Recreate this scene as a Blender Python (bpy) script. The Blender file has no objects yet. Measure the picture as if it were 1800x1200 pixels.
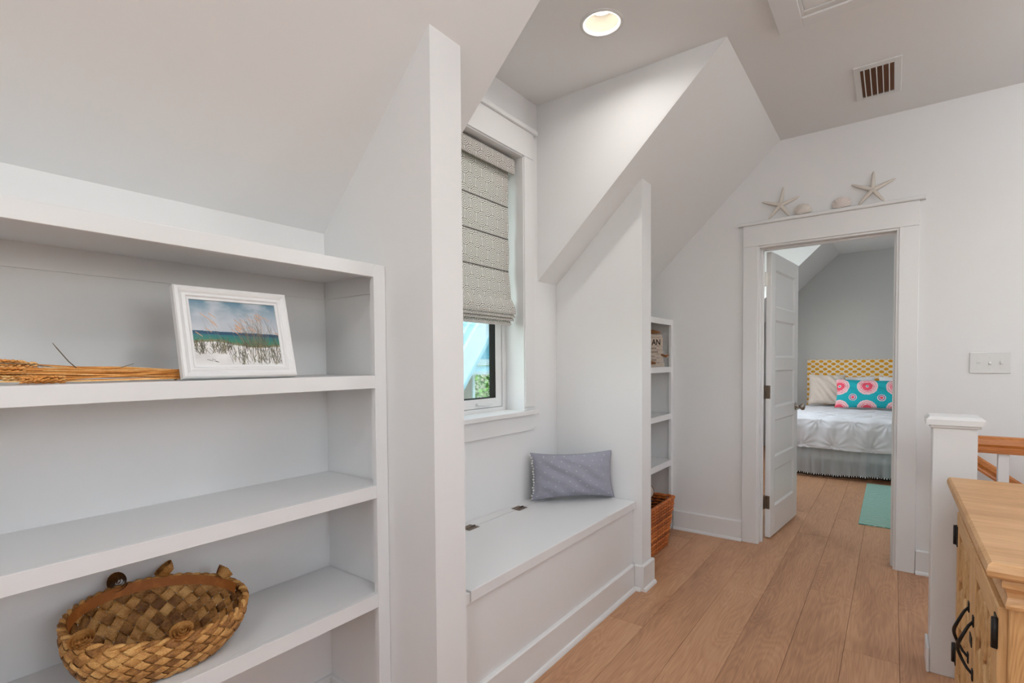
import bpy, bmesh, math, random
import numpy as np
from mathutils import Vector, Matrix
random.seed(7); rng = np.random.default_rng(7)
S = bpy.context.scene
COL = S.collection
PI = math.pi

# ------------------------------------------------------------------ camera
F, YAW, PIT, ROL, CY = 899.97, .640109, -.0288125, -.0077686, 664.43
CAMH = 1.27
def cam_axes():
    f = np.array([-math.sin(YAW)*math.cos(PIT), math.cos(YAW)*math.cos(PIT), math.sin(PIT)])
    r = np.array([math.cos(YAW), math.sin(YAW), 0.0]); u = np.cross(r, f)
    return (r*math.cos(ROL)+u*math.sin(ROL), -r*math.sin(ROL)+u*math.cos(ROL), f)
_r, _u, _f = cam_axes()
cd = bpy.data.cameras.new('camera'); cam = bpy.data.objects.new('camera', cd); COL.objects.link(cam)
cd.sensor_fit = 'HORIZONTAL'; cd.sensor_width = 36.0; cd.lens = 36.0*F/1800.0
cd.shift_y = (CY-600.0)/1800.0; cd.clip_start = 0.02; cd.clip_end = 200
cam.matrix_world = Matrix(((_r[0], _u[0], -_f[0], 0), (_r[1], _u[1], -_f[1], 0), (_r[2], _u[2], -_f[2], CAMH), (0, 0, 0, 1)))
S.camera = cam

# ------------------------------------------------------------------ world, lights, exposure
S.view_settings.view_transform = 'Standard'; S.view_settings.look = 'None'
S.view_settings.gamma = 1.0; S.view_settings.use_curve_mapping = False
S.view_settings.exposure = 0.4
W = bpy.data.worlds.new('sky'); S.world = W; W.use_nodes = True
wn = W.node_tree.nodes; wl = W.node_tree.links
sky = wn.new('ShaderNodeTexSky'); sky.sky_type = 'NISHITA'; sky.sun_disc = False
sky.sun_elevation = math.radians(48); sky.sun_rotation = math.radians(200); sky.air_density = 1.2; sky.dust_density = 1.5
hsv = wn.new('ShaderNodeHueSaturation'); hsv.inputs['Saturation'].default_value = .45
wl.new(sky.outputs[0], hsv.inputs['Color']); wl.new(hsv.outputs[0], wn['Background'].inputs[0]); wn['Background'].inputs[1].default_value = .85
sl_ = bpy.data.lights.new('sun', 'SUN'); sl_.energy = 1.3; sl_.angle = math.radians(1.0); sl_.color = (1.0, .985, .96)
sun = bpy.data.objects.new('sun', sl_); COL.objects.link(sun); sun.rotation_euler = Vector((-.8, .35, -1.0)).to_track_quat('-Z', 'Y').to_euler()
def area(name, loc, rot, sx, sy, power, color=(1, 1, 1)):
    l = bpy.data.lights.new(name, 'AREA'); l.shape = 'RECTANGLE'; l.size = sx; l.size_y = sy; l.energy = power; l.color = color
    o = bpy.data.objects.new(name, l); COL.objects.link(o); o.location = loc; o.rotation_euler = rot
    return o
SKYW = (1.0, 0.985, 0.96)
# area lamps outside the added, unseen windows, standing in for their daylight
area('added_light_stair', (2.16, 0.45, 1.80), (0, PI/2, 0), .95, 1.05, 4, SKYW)
area('added_light_rear', (0.45, -2.46, 1.75), (-PI/2, 0, PI), .95, 1.05, 3, SKYW)
area('added_light_dormer', (-1.80, 6.25, 1.72), (0, -PI/2, 0), 1.3, 1.2, 18, (0.95, 0.98, 1.0))
area('added_light_landing', (2.16, 3.05, 1.85), (0, PI/2, 0), .85, .85, 3, SKYW)

# ------------------------------------------------------------------ material helpers
def _n(nt, t, **kw):
    n = nt.nodes.new(t)
    for k, v in kw.items(): setattr(n, k, v)
    return n
def srgb(r, g, b):
    def c(v):
        v /= 255.0
        return v/12.92 if v <= .04045 else ((v+.055)/1.055)**2.4
    return (c(r), c(g), c(b), 1)
def base_mat(name, col, rough=.5, spec=.5, metal=0.0, bump=0.0, bscale=200.0, var=0.0, vscale=5.0):
    m = bpy.data.materials.new(name); m.use_nodes = True; nt = m.node_tree
    b = nt.nodes['Principled BSDF']
    b.inputs['Base Color'].default_value = col; b.inputs['Roughness'].default_value = rough
    b.inputs['Specular IOR Level'].default_value = spec; b.inputs['Metallic'].default_value = metal
    tc = _n(nt, 'ShaderNodeTexCoord')
    if var > 0:
        nz = _n(nt, 'ShaderNodeTexNoise'); nz.inputs['Scale'].default_value = vscale; nz.inputs['Detail'].default_value = 4
        nt.links.new(tc.outputs['Object'], nz.inputs['Vector'])
        mx = _n(nt, 'ShaderNodeMixRGB'); mx.blend_type = 'MIX'
        mx.inputs[1].default_value = tuple(max(0, c*(1-var)) for c in col[:3])+(1,)
        mx.inputs[2].default_value = tuple(min(1, c*(1+var)) for c in col[:3])+(1,)
        nt.links.new(nz.outputs[0], mx.inputs[0]); nt.links.new(mx.outputs[0], b.inputs['Base Color'])
    if bump > 0:
        nb = _n(nt, 'ShaderNodeTexNoise'); nb.inputs['Scale'].default_value = bscale; nb.inputs['Detail'].default_value = 3
        nt.links.new(tc.outputs['Object'], nb.inputs['Vector'])
        bp = _n(nt, 'ShaderNodeBump'); bp.inputs['Strength'].default_value = bump; bp.inputs['Distance'].default_value = .002
        nt.links.new(nb.outputs[0], bp.inputs['Height']); nt.links.new(bp.outputs[0], b.inputs['Normal'])
    return m
def math_n(nt, op, a, b=None, c=None):
    n = _n(nt, 'ShaderNodeMath', operation=op)
    for i, v in enumerate((a, b, c)):
        if v is None: continue
        if isinstance(v, (int, float)): n.inputs[i].default_value = v
        else: nt.links.new(v, n.inputs[i])
    return n.outputs[0]
def ramp(nt, fac, stops, interp='LINEAR'):
    r = _n(nt, 'ShaderNodeValToRGB'); r.color_ramp.interpolation = interp
    el = r.color_ramp.elements
    while len(el) < len(stops): el.new(0.5)
    for e, (p, c) in zip(el, stops): e.position = p; e.color = c
    nt.links.new(fac, r.inputs[0]); return r.outputs[0]
def mixc(nt, fac, a, b, mode='MIX'):
    m = _n(nt, 'ShaderNodeMixRGB'); m.blend_type = mode
    for i, v in enumerate((fac, a, b)):
        if isinstance(v, (int, float)): m.inputs[i].default_value = v
        elif isinstance(v, tuple): m.inputs[i].default_value = v
        else: nt.links.new(v, m.inputs[i])
    return m.outputs[0]
def lattice(nt, a, b, pa, pb):
    """distance to the nearest node of a centred rectangular lattice (periods pa, pb)"""
    def cell(off):
        fa = math_n(nt, 'SUBTRACT', math_n(nt, 'FRACT', math_n(nt, 'ADD', math_n(nt, 'DIVIDE', a, pa), off)), .5)
        fb = math_n(nt, 'SUBTRACT', math_n(nt, 'FRACT', math_n(nt, 'ADD', math_n(nt, 'DIVIDE', b, pb), off)), .5)
        fa = math_n(nt, 'MULTIPLY', fa, pa); fb = math_n(nt, 'MULTIPLY', fb, pb)
        return fa, fb
    def dist(fa, fb):
        return math_n(nt, 'SQRT', math_n(nt, 'ADD', math_n(nt, 'MULTIPLY', fa, fa), math_n(nt, 'MULTIPLY', fb, fb)))
    d1 = dist(*cell(0.0)); d2 = dist(*cell(0.5))
    return math_n(nt, 'MINIMUM', d1, d2), d1, d2
def obj_xyz(nt):
    tc = _n(nt, 'ShaderNodeTexCoord'); sp = _n(nt, 'ShaderNodeSeparateXYZ'); nt.links.new(tc.outputs['Object'], sp.inputs[0])
    return tc, sp.outputs[0], sp.outputs[1], sp.outputs[2]
def wood(name, light, mid, dark, axis='Y', scale=1.0, rough=.45, contrast=1.0, knots=True, seed=0.0):
    m = bpy.data.materials.new(name); m.use_nodes = True; nt = m.node_tree; b = nt.nodes['Principled BSDF']
    tc = _n(nt, 'ShaderNodeTexCoord'); oi = _n(nt, 'ShaderNodeObjectInfo')
    rnd = math_n(nt, 'MULTIPLY', oi.outputs['Random'], 37.0)
    cmb = _n(nt, 'ShaderNodeCombineXYZ')
    for i in range(3): nt.links.new(math_n(nt, 'ADD', rnd, seed+i*3.1), cmb.inputs[i])
    va = _n(nt, 'ShaderNodeVectorMath', operation='ADD'); nt.links.new(tc.outputs['Object'], va.inputs[0]); nt.links.new(cmb.outputs[0], va.inputs[1])
    def mapped(sc):
        mp = _n(nt, 'ShaderNodeMapping'); s = {'X': (sc[0], sc[1], sc[1]), 'Y': (sc[1], sc[0], sc[1]), 'Z': (sc[1], sc[1], sc[0])}[axis]
        mp.inputs['Scale'].default_value = s; nt.links.new(va.outputs[0], mp.inputs['Vector']); return mp.outputs[0]
    def noise(vec, sc, det=4, dist=0.0):
        nz = _n(nt, 'ShaderNodeTexNoise'); nz.inputs['Scale'].default_value = sc; nz.inputs['Detail'].default_value = det
        nz.inputs['Distortion'].default_value = dist; nt.links.new(vec, nz.inputs['Vector']); return nz.outputs[0]
    broad = noise(mapped((.7*scale, 5*scale)), 1.0, 3, .6)
    fine = noise(mapped((6*scale, 160*scale)), 1.0, 3)
    # cathedral figure: contour lines of a smooth stretched field
    field = noise(mapped((1.1*scale, 7.5*scale)), 1.0, 1, .4)
    rings = math_n(nt, 'FRACT', math_n(nt, 'ADD', math_n(nt, 'MULTIPLY', field, 26.0), math_n(nt, 'MULTIPLY', fine, .9)))
    rings = math_n(nt, 'ABSOLUTE', math_n(nt, 'SUBTRACT', rings, .5))
    t = math_n(nt, 'ADD', math_n(nt, 'MULTIPLY', broad, .65*contrast), math_n(nt, 'MULTIPLY', fine, .42))
    t = math_n(nt, 'ADD', t, math_n(nt, 'MULTIPLY', math_n(nt, 'SUBTRACT', rings, .25), .24*contrast))
    t = math_n(nt, 'ADD', t, math_n(nt, 'MULTIPLY', math_n(nt, 'SUBTRACT', oi.outputs['Random'], .5), .12))
    col = ramp(nt, t, [(.25, dark), (.5, mid), (.75, light)])
    if knots:
        vo = _n(nt, 'ShaderNodeTexVoronoi'); vo.inputs['Scale'].default_value = 1.0
        nt.links.new(mapped((1.1*scale, 3.2*scale)), vo.inputs['Vector'])
        k = ramp(nt, vo.outputs['Distance'], [(0.0, (1, 1, 1, 1)), (.06, (.55, .55, .55, 1)), (.16, (0, 0, 0, 1))])
        gate = math_n(nt, 'MULTIPLY', k, math_n(nt, 'MULTIPLY', fine, .9))
        col = mixc(nt, gate, col, tuple(c*.45 for c in dark[:3])+(1,))
    nt.links.new(col, b.inputs['Base Color']); b.inputs['Roughness'].default_value = rough
    bp = _n(nt, 'ShaderNodeBump'); bp.inputs['Strength'].default_value = .25; bp.inputs['Distance'].default_value = .001
    nt.links.new(fine, bp.inputs['Height']); nt.links.new(bp.outputs[0], b.inputs['Normal'])
    return m

M = {}
M['wall'] = base_mat('wall_paint', (.82, .82, .82, 1), .55, .3, bump=.06, bscale=260)
M['ceil'] = base_mat('ceiling_paint', (.83, .83, .83, 1), .75, .2, bump=.05, bscale=220)
M['trim'] = base_mat('trim_paint', (.80, .80, .80, 1), .32, .45, bump=.02, bscale=60)
M['bedwall'] = base_mat('bedroom_shaded_grey', (.56, .56, .55, 1), .7, .2, bump=.05, bscale=220)  # light grey walls with the bedroom's dimness put into the colour
M['white'] = base_mat('white_plastic', (.74, .74, .73, 1), .35, .5)
M['dark'] = base_mat('black_and_vent_shade', (.02, .018, .016, 1), .8, .1)  # black of gasket and bed legs, also the painted shade inside the vent
M['iron'] = base_mat('black_iron', (.018, .016, .015, 1), .5, .5, metal=.4, bump=.4, bscale=90)
M['bronze'] = base_mat('aged_bronze', (.24, .19, .15, 1), .35, .5, metal=1.0, var=.3, vscale=60)
M['nickel'] = base_mat('satin_nickel', (.42, .38, .34, 1), .28, .5, metal=1.0)
M['steel'] = base_mat('hinge_steel', (.80, .79, .76, 1), .3, .5, metal=.35)
M['floor'] = wood('oak_plank', srgb(216, 170, 132), srgb(196, 147, 110), srgb(160, 115, 84), 'Y', 1.0, .42, .85)
M['pine'] = wood('rustic_pine', srgb(226, 182, 128), srgb(206, 157, 101), srgb(164, 112, 64), 'Y', 1.3, .5, 1.25, True, 4.0)
M['pine_top'] = wood('rustic_pine_top', srgb(224, 180, 132), srgb(208, 160, 108), srgb(176, 124, 78), 'X', 1.3, .42, 1.1, False, 9.0)
M['pine_dark'] = wood('stained_carving_ground', srgb(168, 118, 70), srgb(140, 92, 50), srgb(104, 64, 34), 'Z', 1.3, .55, 1.2, False, 6.0)
M['pine_v'] = wood('rustic_pine_upright', srgb(224, 180, 126), srgb(204, 155, 100), srgb(158, 108, 62), 'Z', 1.3, .5, 1.25, True, 2.0)
M['rail'] = wood('stained_handrail', srgb(214, 142, 76), srgb(190, 116, 56), srgb(150, 84, 36), 'X', 2.0, .35, .9, False, 1.0)

def mat_vcol(name, rough=.5, spec=.4):
    m = bpy.data.materials.new(name); m.use_nodes = True; nt = m.node_tree
    at = _n(nt, 'ShaderNodeAttribute'); at.attribute_name = 'Col'
    b = nt.nodes['Principled BSDF']; nt.links.new(at.outputs['Color'], b.inputs['Base Color'])
    b.inputs['Roughness'].default_value = rough; b.inputs['Specular IOR Level'].default_value = spec
    return m
M['print'] = mat_vcol('beach_print', .3, .5)

def mat_straw(name, c1, c2, c3, rough=.6, sc=(30, 4, 30)):
    m = bpy.data.materials.new(name); m.use_nodes = True; nt = m.node_tree; b = nt.nodes['Principled BSDF']
    tc = _n(nt, 'ShaderNodeTexCoord'); oi = _n(nt, 'ShaderNodeObjectInfo')
    nz = _n(nt, 'ShaderNodeTexNoise'); nz.inputs['Scale'].default_value = 30; nz.inputs['Detail'].default_value = 4
    nt.links.new(tc.outputs['Object'], nz.inputs['Vector'])
    fn = _n(nt, 'ShaderNodeTexNoise'); fn.inputs['Scale'].default_value = 300; fn.inputs['Detail'].default_value = 2
    nt.links.new(tc.outputs['Object'], fn.inputs['Vector'])
    t = math_n(nt, 'ADD', math_n(nt, 'MULTIPLY', nz.outputs[0], .8), math_n(nt, 'MULTIPLY', math_n(nt, 'SUBTRACT', oi.outputs['Random'], .5), .45))
    t = math_n(nt, 'ADD', t, math_n(nt, 'MULTIPLY', math_n(nt, 'SUBTRACT', fn.outputs[0], .5), .4))
    nt.links.new(ramp(nt, t, [(.2, c1), (.45, c2), (.7, c3)]), b.inputs['Base Color']); b.inputs['Roughness'].default_value = rough
    bp = _n(nt, 'ShaderNodeBump'); bp.inputs['Strength'].default_value = .4; bp.inputs['Distance'].default_value = .001
    nt.links.new(fn.outputs[0], bp.inputs['Height']); nt.links.new(bp.outputs[0], b.inputs['Normal'])
    return m
M['palm'] = mat_straw('dried_palm_leaf', srgb(120, 76, 32), srgb(184, 128, 64), srgb(222, 172, 104))
M['palm_in'] = mat_straw('dried_palm_band', srgb(168, 98, 36), srgb(202, 124, 54), srgb(222, 148, 74))
M['wheat'] = mat_straw('dried_wheat', srgb(210, 134, 54), srgb(238, 166, 88), srgb(250, 206, 140))
M['wheat_grey'] = mat_straw('grey_awn', srgb(110, 98, 80), srgb(140, 126, 104), srgb(160, 148, 124))
M['wicker'] = mat_straw('seagrass_rope', srgb(136, 66, 18), srgb(190, 102, 40), srgb(220, 138, 66))
M['stick'] = mat_straw('dark_red_stick', srgb(62, 28, 20), srgb(90, 44, 32), srgb(150, 96, 72))
M['star'] = base_mat('starfish_skin', srgb(226, 218, 208), .8, .2, bump=.9, bscale=500, var=.06, vscale=40)
M['shell'] = base_mat('shell_skin', srgb(222, 214, 206), .6, .3, bump=.3, bscale=200, var=.08, vscale=30)

def mat_fabric(name, col, var=.05, weave=900, rough=.9):
    m = base_mat(name, col, rough, .15, var=var, vscale=60)
    nt = m.node_tree; b = nt.nodes['Principled BSDF']; tc = _n(nt, 'ShaderNodeTexCoord')
    nz = _n(nt, 'ShaderNodeTexNoise'); nz.inputs['Scale'].default_value = weave; nt.links.new(tc.outputs['Object'], nz.inputs['Vector'])
    bp = _n(nt, 'ShaderNodeBump'); bp.inputs['Strength'].default_value = .35; bp.inputs['Distance'].default_value = .001
    nt.links.new(nz.outputs[0], bp.inputs['Height']); nt.links.new(bp.outputs[0], b.inputs['Normal'])
    return m
M['linen_white'] = mat_fabric('white_cotton', (.82, .82, .84, 1), .03)
M['pillow_cream'] = mat_fabric('cream_cotton', srgb(212, 200, 188), .05)
M['coverlet'] = mat_fabric('white_ruched_cotton', (.80, .81, .84, 1), .02)
M['pom_white'] = mat_fabric('white_yarn', (.8, .79, .75, 1), .08)
M['pom_black'] = mat_fabric('black_yarn', (.02, .02, .022, 1), .1)

def mat_shade():
    m = bpy.data.materials.new('roman_shade_print'); m.use_nodes = True; nt = m.node_tree; b = nt.nodes['Principled BSDF']
    tc, x, y, z = obj_xyz(nt)
    d, _, _ = lattice(nt, y, z, .088, .125)
    w = math_n(nt, 'ABSOLUTE', math_n(nt, 'SUBTRACT', math_n(nt, 'FRACT', math_n(nt, 'DIVIDE', d, .0096)), .5))
    line = ramp(nt, w, [(.25, (0, 0, 0, 1)), (.39, (1, 1, 1, 1))])
    nz = _n(nt, 'ShaderNodeTexNoise'); nz.inputs['Scale'].default_value = 700; nt.links.new(tc.outputs['Object'], nz.inputs['Vector'])
    c = mixc(nt, line, srgb(240, 237, 232), srgb(146, 142, 137))
    c = mixc(nt, .12, c, nz.outputs[1], 'OVERLAY')
    nt.links.new(c, b.inputs['Base Color']); b.inputs['Roughness'].default_value = .9; b.inputs['Specular IOR Level'].default_value = .1
    tr = _n(nt, 'ShaderNodeBsdfTranslucent'); nt.links.new(c, tr.inputs[0])
    mx = _n(nt, 'ShaderNodeMixShader'); mx.inputs[0].default_value = .3
    nt.links.new(b.outputs[0], mx.inputs[1]); nt.links.new(tr.outputs[0], mx.inputs[2])
    nt.links.new(mx.outputs[0], nt.nodes['Material Output'].inputs[0])
    return m
M['shade'] = mat_shade()
def mat_headboard():
    m = bpy.data.materials.new('ikat_dot_fabric'); m.use_nodes = True; nt = m.node_tree; b = nt.nodes['Principled BSDF']
    tc, x, y, z = obj_xyz(nt)
    zz = math_n(nt, 'MULTIPLY', z, 1.45)
    nz = _n(nt, 'ShaderNodeTexNoise'); nz.inputs['Scale'].default_value = 35; nt.links.new(tc.outputs['Object'], nz.inputs['Vector'])
    d, _, _ = lattice(nt, math_n(nt, 'ADD', x, y), zz, .098, .103)
    d = math_n(nt, 'ADD', d, math_n(nt, 'MULTIPLY', math_n(nt, 'SUBTRACT', nz.outputs[0],   .5), .012))
    k = ramp(nt, d, [(.0255, (1, 1, 1, 1)), (.0295, (0, 0, 0, 1))])
    c = mixc(nt, k, srgb(238, 226, 206), srgb(222, 158, 28))
    nt.links.new(c, b.inputs['Base Color']); b.inputs['Roughness'].default_value = .9
    return m
M['headboard'] = mat_headboard()
def mat_teal():
    m = bpy.data.materials.new('teal_medallion_print'); m.use_nodes = True; nt = m.node_tree; b = nt.nodes['Principled BSDF']
    tc, x, y, z = obj_xyz(nt)
    _, d1, d2 = lattice(nt, math_n(nt, 'ADD', x, -.014), math_n(nt, 'ADD', z, -.125), .29, .28)
    nz = _n(nt, 'ShaderNodeTexNoise'); nz.inputs['Scale'].default_value = 55; nz.inputs['Detail'].default_value = 3
    nt.links.new(tc.outputs['Object'], nz.inputs['Vector'])
    wob = math_n(nt, 'MULTIPLY', math_n(nt, 'SUBTRACT', nz.outputs[0], .5), .022)
    big = math_n(nt, 'ADD', d1, wob)
    teal = srgb(20, 168, 176); pink = srgb(232, 82, 104); pale = srgb(238, 196, 198)
    k = ramp(nt, math_n(nt, 'MULTIPLY', big, 5.0), [(0.0, teal), (.05, pale), (.09, pink), (.22, pink), (.27, pale), (.31, pink), (.34, pale), (.41, srgb(214, 140, 150)), (.44, pale), (.53, teal)], 'CONSTANT')
    # small rosettes between the medallions
    sm = math_n(nt, 'ADD', d2, math_n(nt, 'MULTIPLY', wob, .4))
    sk = ramp(nt, math_n(nt, 'MULTIPLY', sm, 5.0), [(0.0, pink), (.08, pale), (.12, srgb(90, 110, 150)), (.17, pale), (.21, teal)], 'CONSTANT')
    far = math_n(nt, 'LESS_THAN', sm, .042)
    c = mixc(nt, far, k, sk)
    nt.links.new(c, b.inputs['Base Color']); b.inputs['Roughness'].default_value = .85
    return m
M['teal'] = mat_teal()
def mat_dotpillow():
    m = bpy.data.materials.new('grey_chambray_dots'); m.use_nodes = True; nt = m.node_tree; b = nt.nodes['Principled BSDF']
    tc, x, y, z = obj_xyz(nt)
    nz = _n(nt, 'ShaderNodeTexNoise'); nz.inputs['Scale'].default_value = 40; nt.links.new(tc.outputs['Object'], nz.inputs['Vector'])
    wob = math_n(nt, 'MULTIPLY', math_n(nt, 'SUBTRACT', nz.outputs[0], .5), .006)
    sh = math_n(nt, 'ADD', x, math_n(nt, 'MULTIPLY', z, .35))
    d, _, _ = lattice(nt, math_n(nt, 'MULTIPLY', sh, .75), math_n(nt, 'MULTIPLY', z, 1.15), .044, .062)
    k = ramp(nt, math_n(nt, 'ADD', d, wob), [(.0014, (1, 1, 1, 1)), (.0031, (0, 0, 0, 1))])
    fn = _n(nt, 'ShaderNodeTexNoise'); fn.inputs['Scale'].default_value = 600; nt.links.new(tc.outputs['Object'], fn.inputs['Vector'])
    base = mixc(nt, fn.outputs[0], srgb(136, 136, 148), srgb(170, 170, 181))
    c = mixc(nt, k, base, srgb(206, 206, 212))
    nt.links.new(c, b.inputs['Base Color']); b.inputs['Roughness'].default_value = .92; b.inputs['Specular IOR Level'].default_value = .1
    bp = _n(nt, 'ShaderNodeBump'); bp.inputs['Strength'].default_value = .5; bp.inputs['Distance'].default_value = .002
    nt.links.new(k, bp.inputs['Height']); nt.links.new(bp.outputs[0], b.inputs['Normal'])
    return m
M['dots'] = mat_dotpillow()
def mat_rug():
    m = bpy.data.materials.new('aqua_striped_rug'); m.use_nodes = True; nt = m.node_tree; b = nt.nodes['Principled BSDF']
    tc, x, y, z = obj_xyz(nt)
    nz = _n(nt, 'ShaderNodeTexNoise'); nz.inputs['Scale'].default_value = 6; nt.links.new(tc.outputs['Object'], nz.inputs['Vector'])
    yy = math_n(nt, 'ADD', y, math_n(nt, 'MULTIPLY', math_n(nt, 'SUBTRACT', nz.outputs[0], .5), .11))
    w = math_n(nt, 'ABSOLUTE', math_n(nt, 'SUBTRACT', math_n(nt, 'FRACT', math_n(nt, 'MULTIPLY', yy, 17.0)), .5))
    c = ramp(nt, w, [(.16, srgb(122, 172, 158)), (.22, srgb(190, 210, 196)), (.30, srgb(190, 210, 196)), (.36, srgb(122, 172, 158))])
    nt.links.new(c, b.inputs['Base Color']); b.inputs['Roughness'].default_value = .95
    return m
M['rug'] = mat_rug()
def mat_sheer():
    m = bpy.data.materials.new('sheer_aqua_voile'); m.use_nodes = True; nt = m.node_tree; b = nt.nodes['Principled BSDF']
    b.inputs['Base Color'].default_value = srgb(222, 232, 236); b.inputs['Roughness'].default_value = .9
    tl = _n(nt, 'ShaderNodeBsdfTranslucent'); tl.inputs[0].default_value = srgb(222, 232, 236)
    tp = _n(nt, 'ShaderNodeBsdfTransparent')
    m1 = _n(nt, 'ShaderNodeMixShader'); m1.inputs[0].default_value = .3; nt.links.new(b.outputs[0], m1.inputs[1]); nt.links.new(tl.outputs[0], m1.inputs[2])
    m2 = _n(nt, 'ShaderNodeMixShader'); m2.inputs[0].default_value = .28; nt.links.new(m1.outputs[0], m2.inputs[1]); nt.links.new(tp.outputs[0], m2.inputs[2])
    nt.links.new(m2.outputs[0], nt.nodes['Material Output'].inputs[0])
    return m
M['sheer'] = mat_sheer()
def mat_glass():
    m = bpy.data.materials.new('window_glass'); m.use_nodes = True; nt = m.node_tree
    nt.nodes.remove(nt.nodes['Principled BSDF'])
    tp = _n(nt, 'ShaderNodeBsdfTransparent'); tp.inputs[0].default_value = (.90, .97, .97, 1)
    gl = _n(nt, 'ShaderNodeBsdfGlossy'); gl.inputs['Roughness'].default_value = .02
    fr = _n(nt, 'ShaderNodeFresnel'); fr.inputs[0].default_value = 1.45
    mx = _n(nt, 'ShaderNodeMixShader'); nt.links.new(math_n(nt, 'MULTIPLY', fr.outputs[0], .7), mx.inputs[0])
    nt.links.new(tp.outputs[0], mx.inputs[1]); nt.links.new(gl.outputs[0], mx.inputs[2])
    nt.links.new(mx.outputs[0], nt.nodes['Material Output'].inputs[0])
    return m
M['glass'] = mat_glass()
def mat_emit(name, col, s):
    m = bpy.data.materials.new(name); m.use_nodes = True; nt = m.node_tree
    nt.nodes.remove(nt.nodes['Principled BSDF']); e = _n(nt, 'ShaderNodeEmission'); e.inputs[0].default_value = col; e.inputs[1].default_value = s
    nt.links.new(e.outputs[0], nt.nodes['Material Output'].inputs[0]); return m
M['lamp'] = mat_emit('lamp_lens', (1, .93, .80, 1), 5.0)
M['reflector'] = base_mat('lamp_reflector', (.80, .76, .68, 1), .35, .5)
M['porch_blue'] = base_mat('pale_blue_porch_paint', srgb(186, 226, 236), .5, .3, var=.03, vscale=3)
M['porch_teal'] = base_mat('blue_porch_ceiling_paint', srgb(128, 190, 206), .5, .3, var=.05, vscale=3)
M['porch_white'] = base_mat('white_porch_paint', srgb(228, 242, 244), .5, .3, var=.02, vscale=3)
M['bark'] = base_mat('pale_bark', srgb(176, 164, 148), .9, .1, bump=.6, bscale=40, var=.2, vscale=10)
M['leaf1'] = base_mat('leaf_green', srgb(120, 164, 72), .6, .3, var=.3, vscale=8)
M['leaf2'] = base_mat('leaf_olive', srgb(86, 122, 60), .6, .3, var=.3, vscale=8)
M['sign'] = base_mat('whitewashed_driftwood', srgb(206, 190, 176), .85, .1, bump=.5, bscale=60, var=.16, vscale=22)
M['driftwood'] = base_mat('brown_driftwood', srgb(140, 98, 66), .85, .1, bump=.5, bscale=60, var=.3, vscale=30)
M['ink'] = base_mat('dark_lettering', srgb(58, 46, 42), .8, .1)
M['ink_soft'] = base_mat('faded_lettering', srgb(128, 108, 96), .8, .1)
M['seam'] = base_mat('dark_grey_seam', srgb(104, 101, 98), .9, .1)
M['disc'] = base_mat('pale_disc', srgb(206, 190, 176), .6, .2, bump=.3, bscale=80, var=.08, vscale=30)
M['louver'] = base_mat('brown_louver', srgb(120, 84, 62), .6, .3, var=.2, vscale=40)

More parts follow.
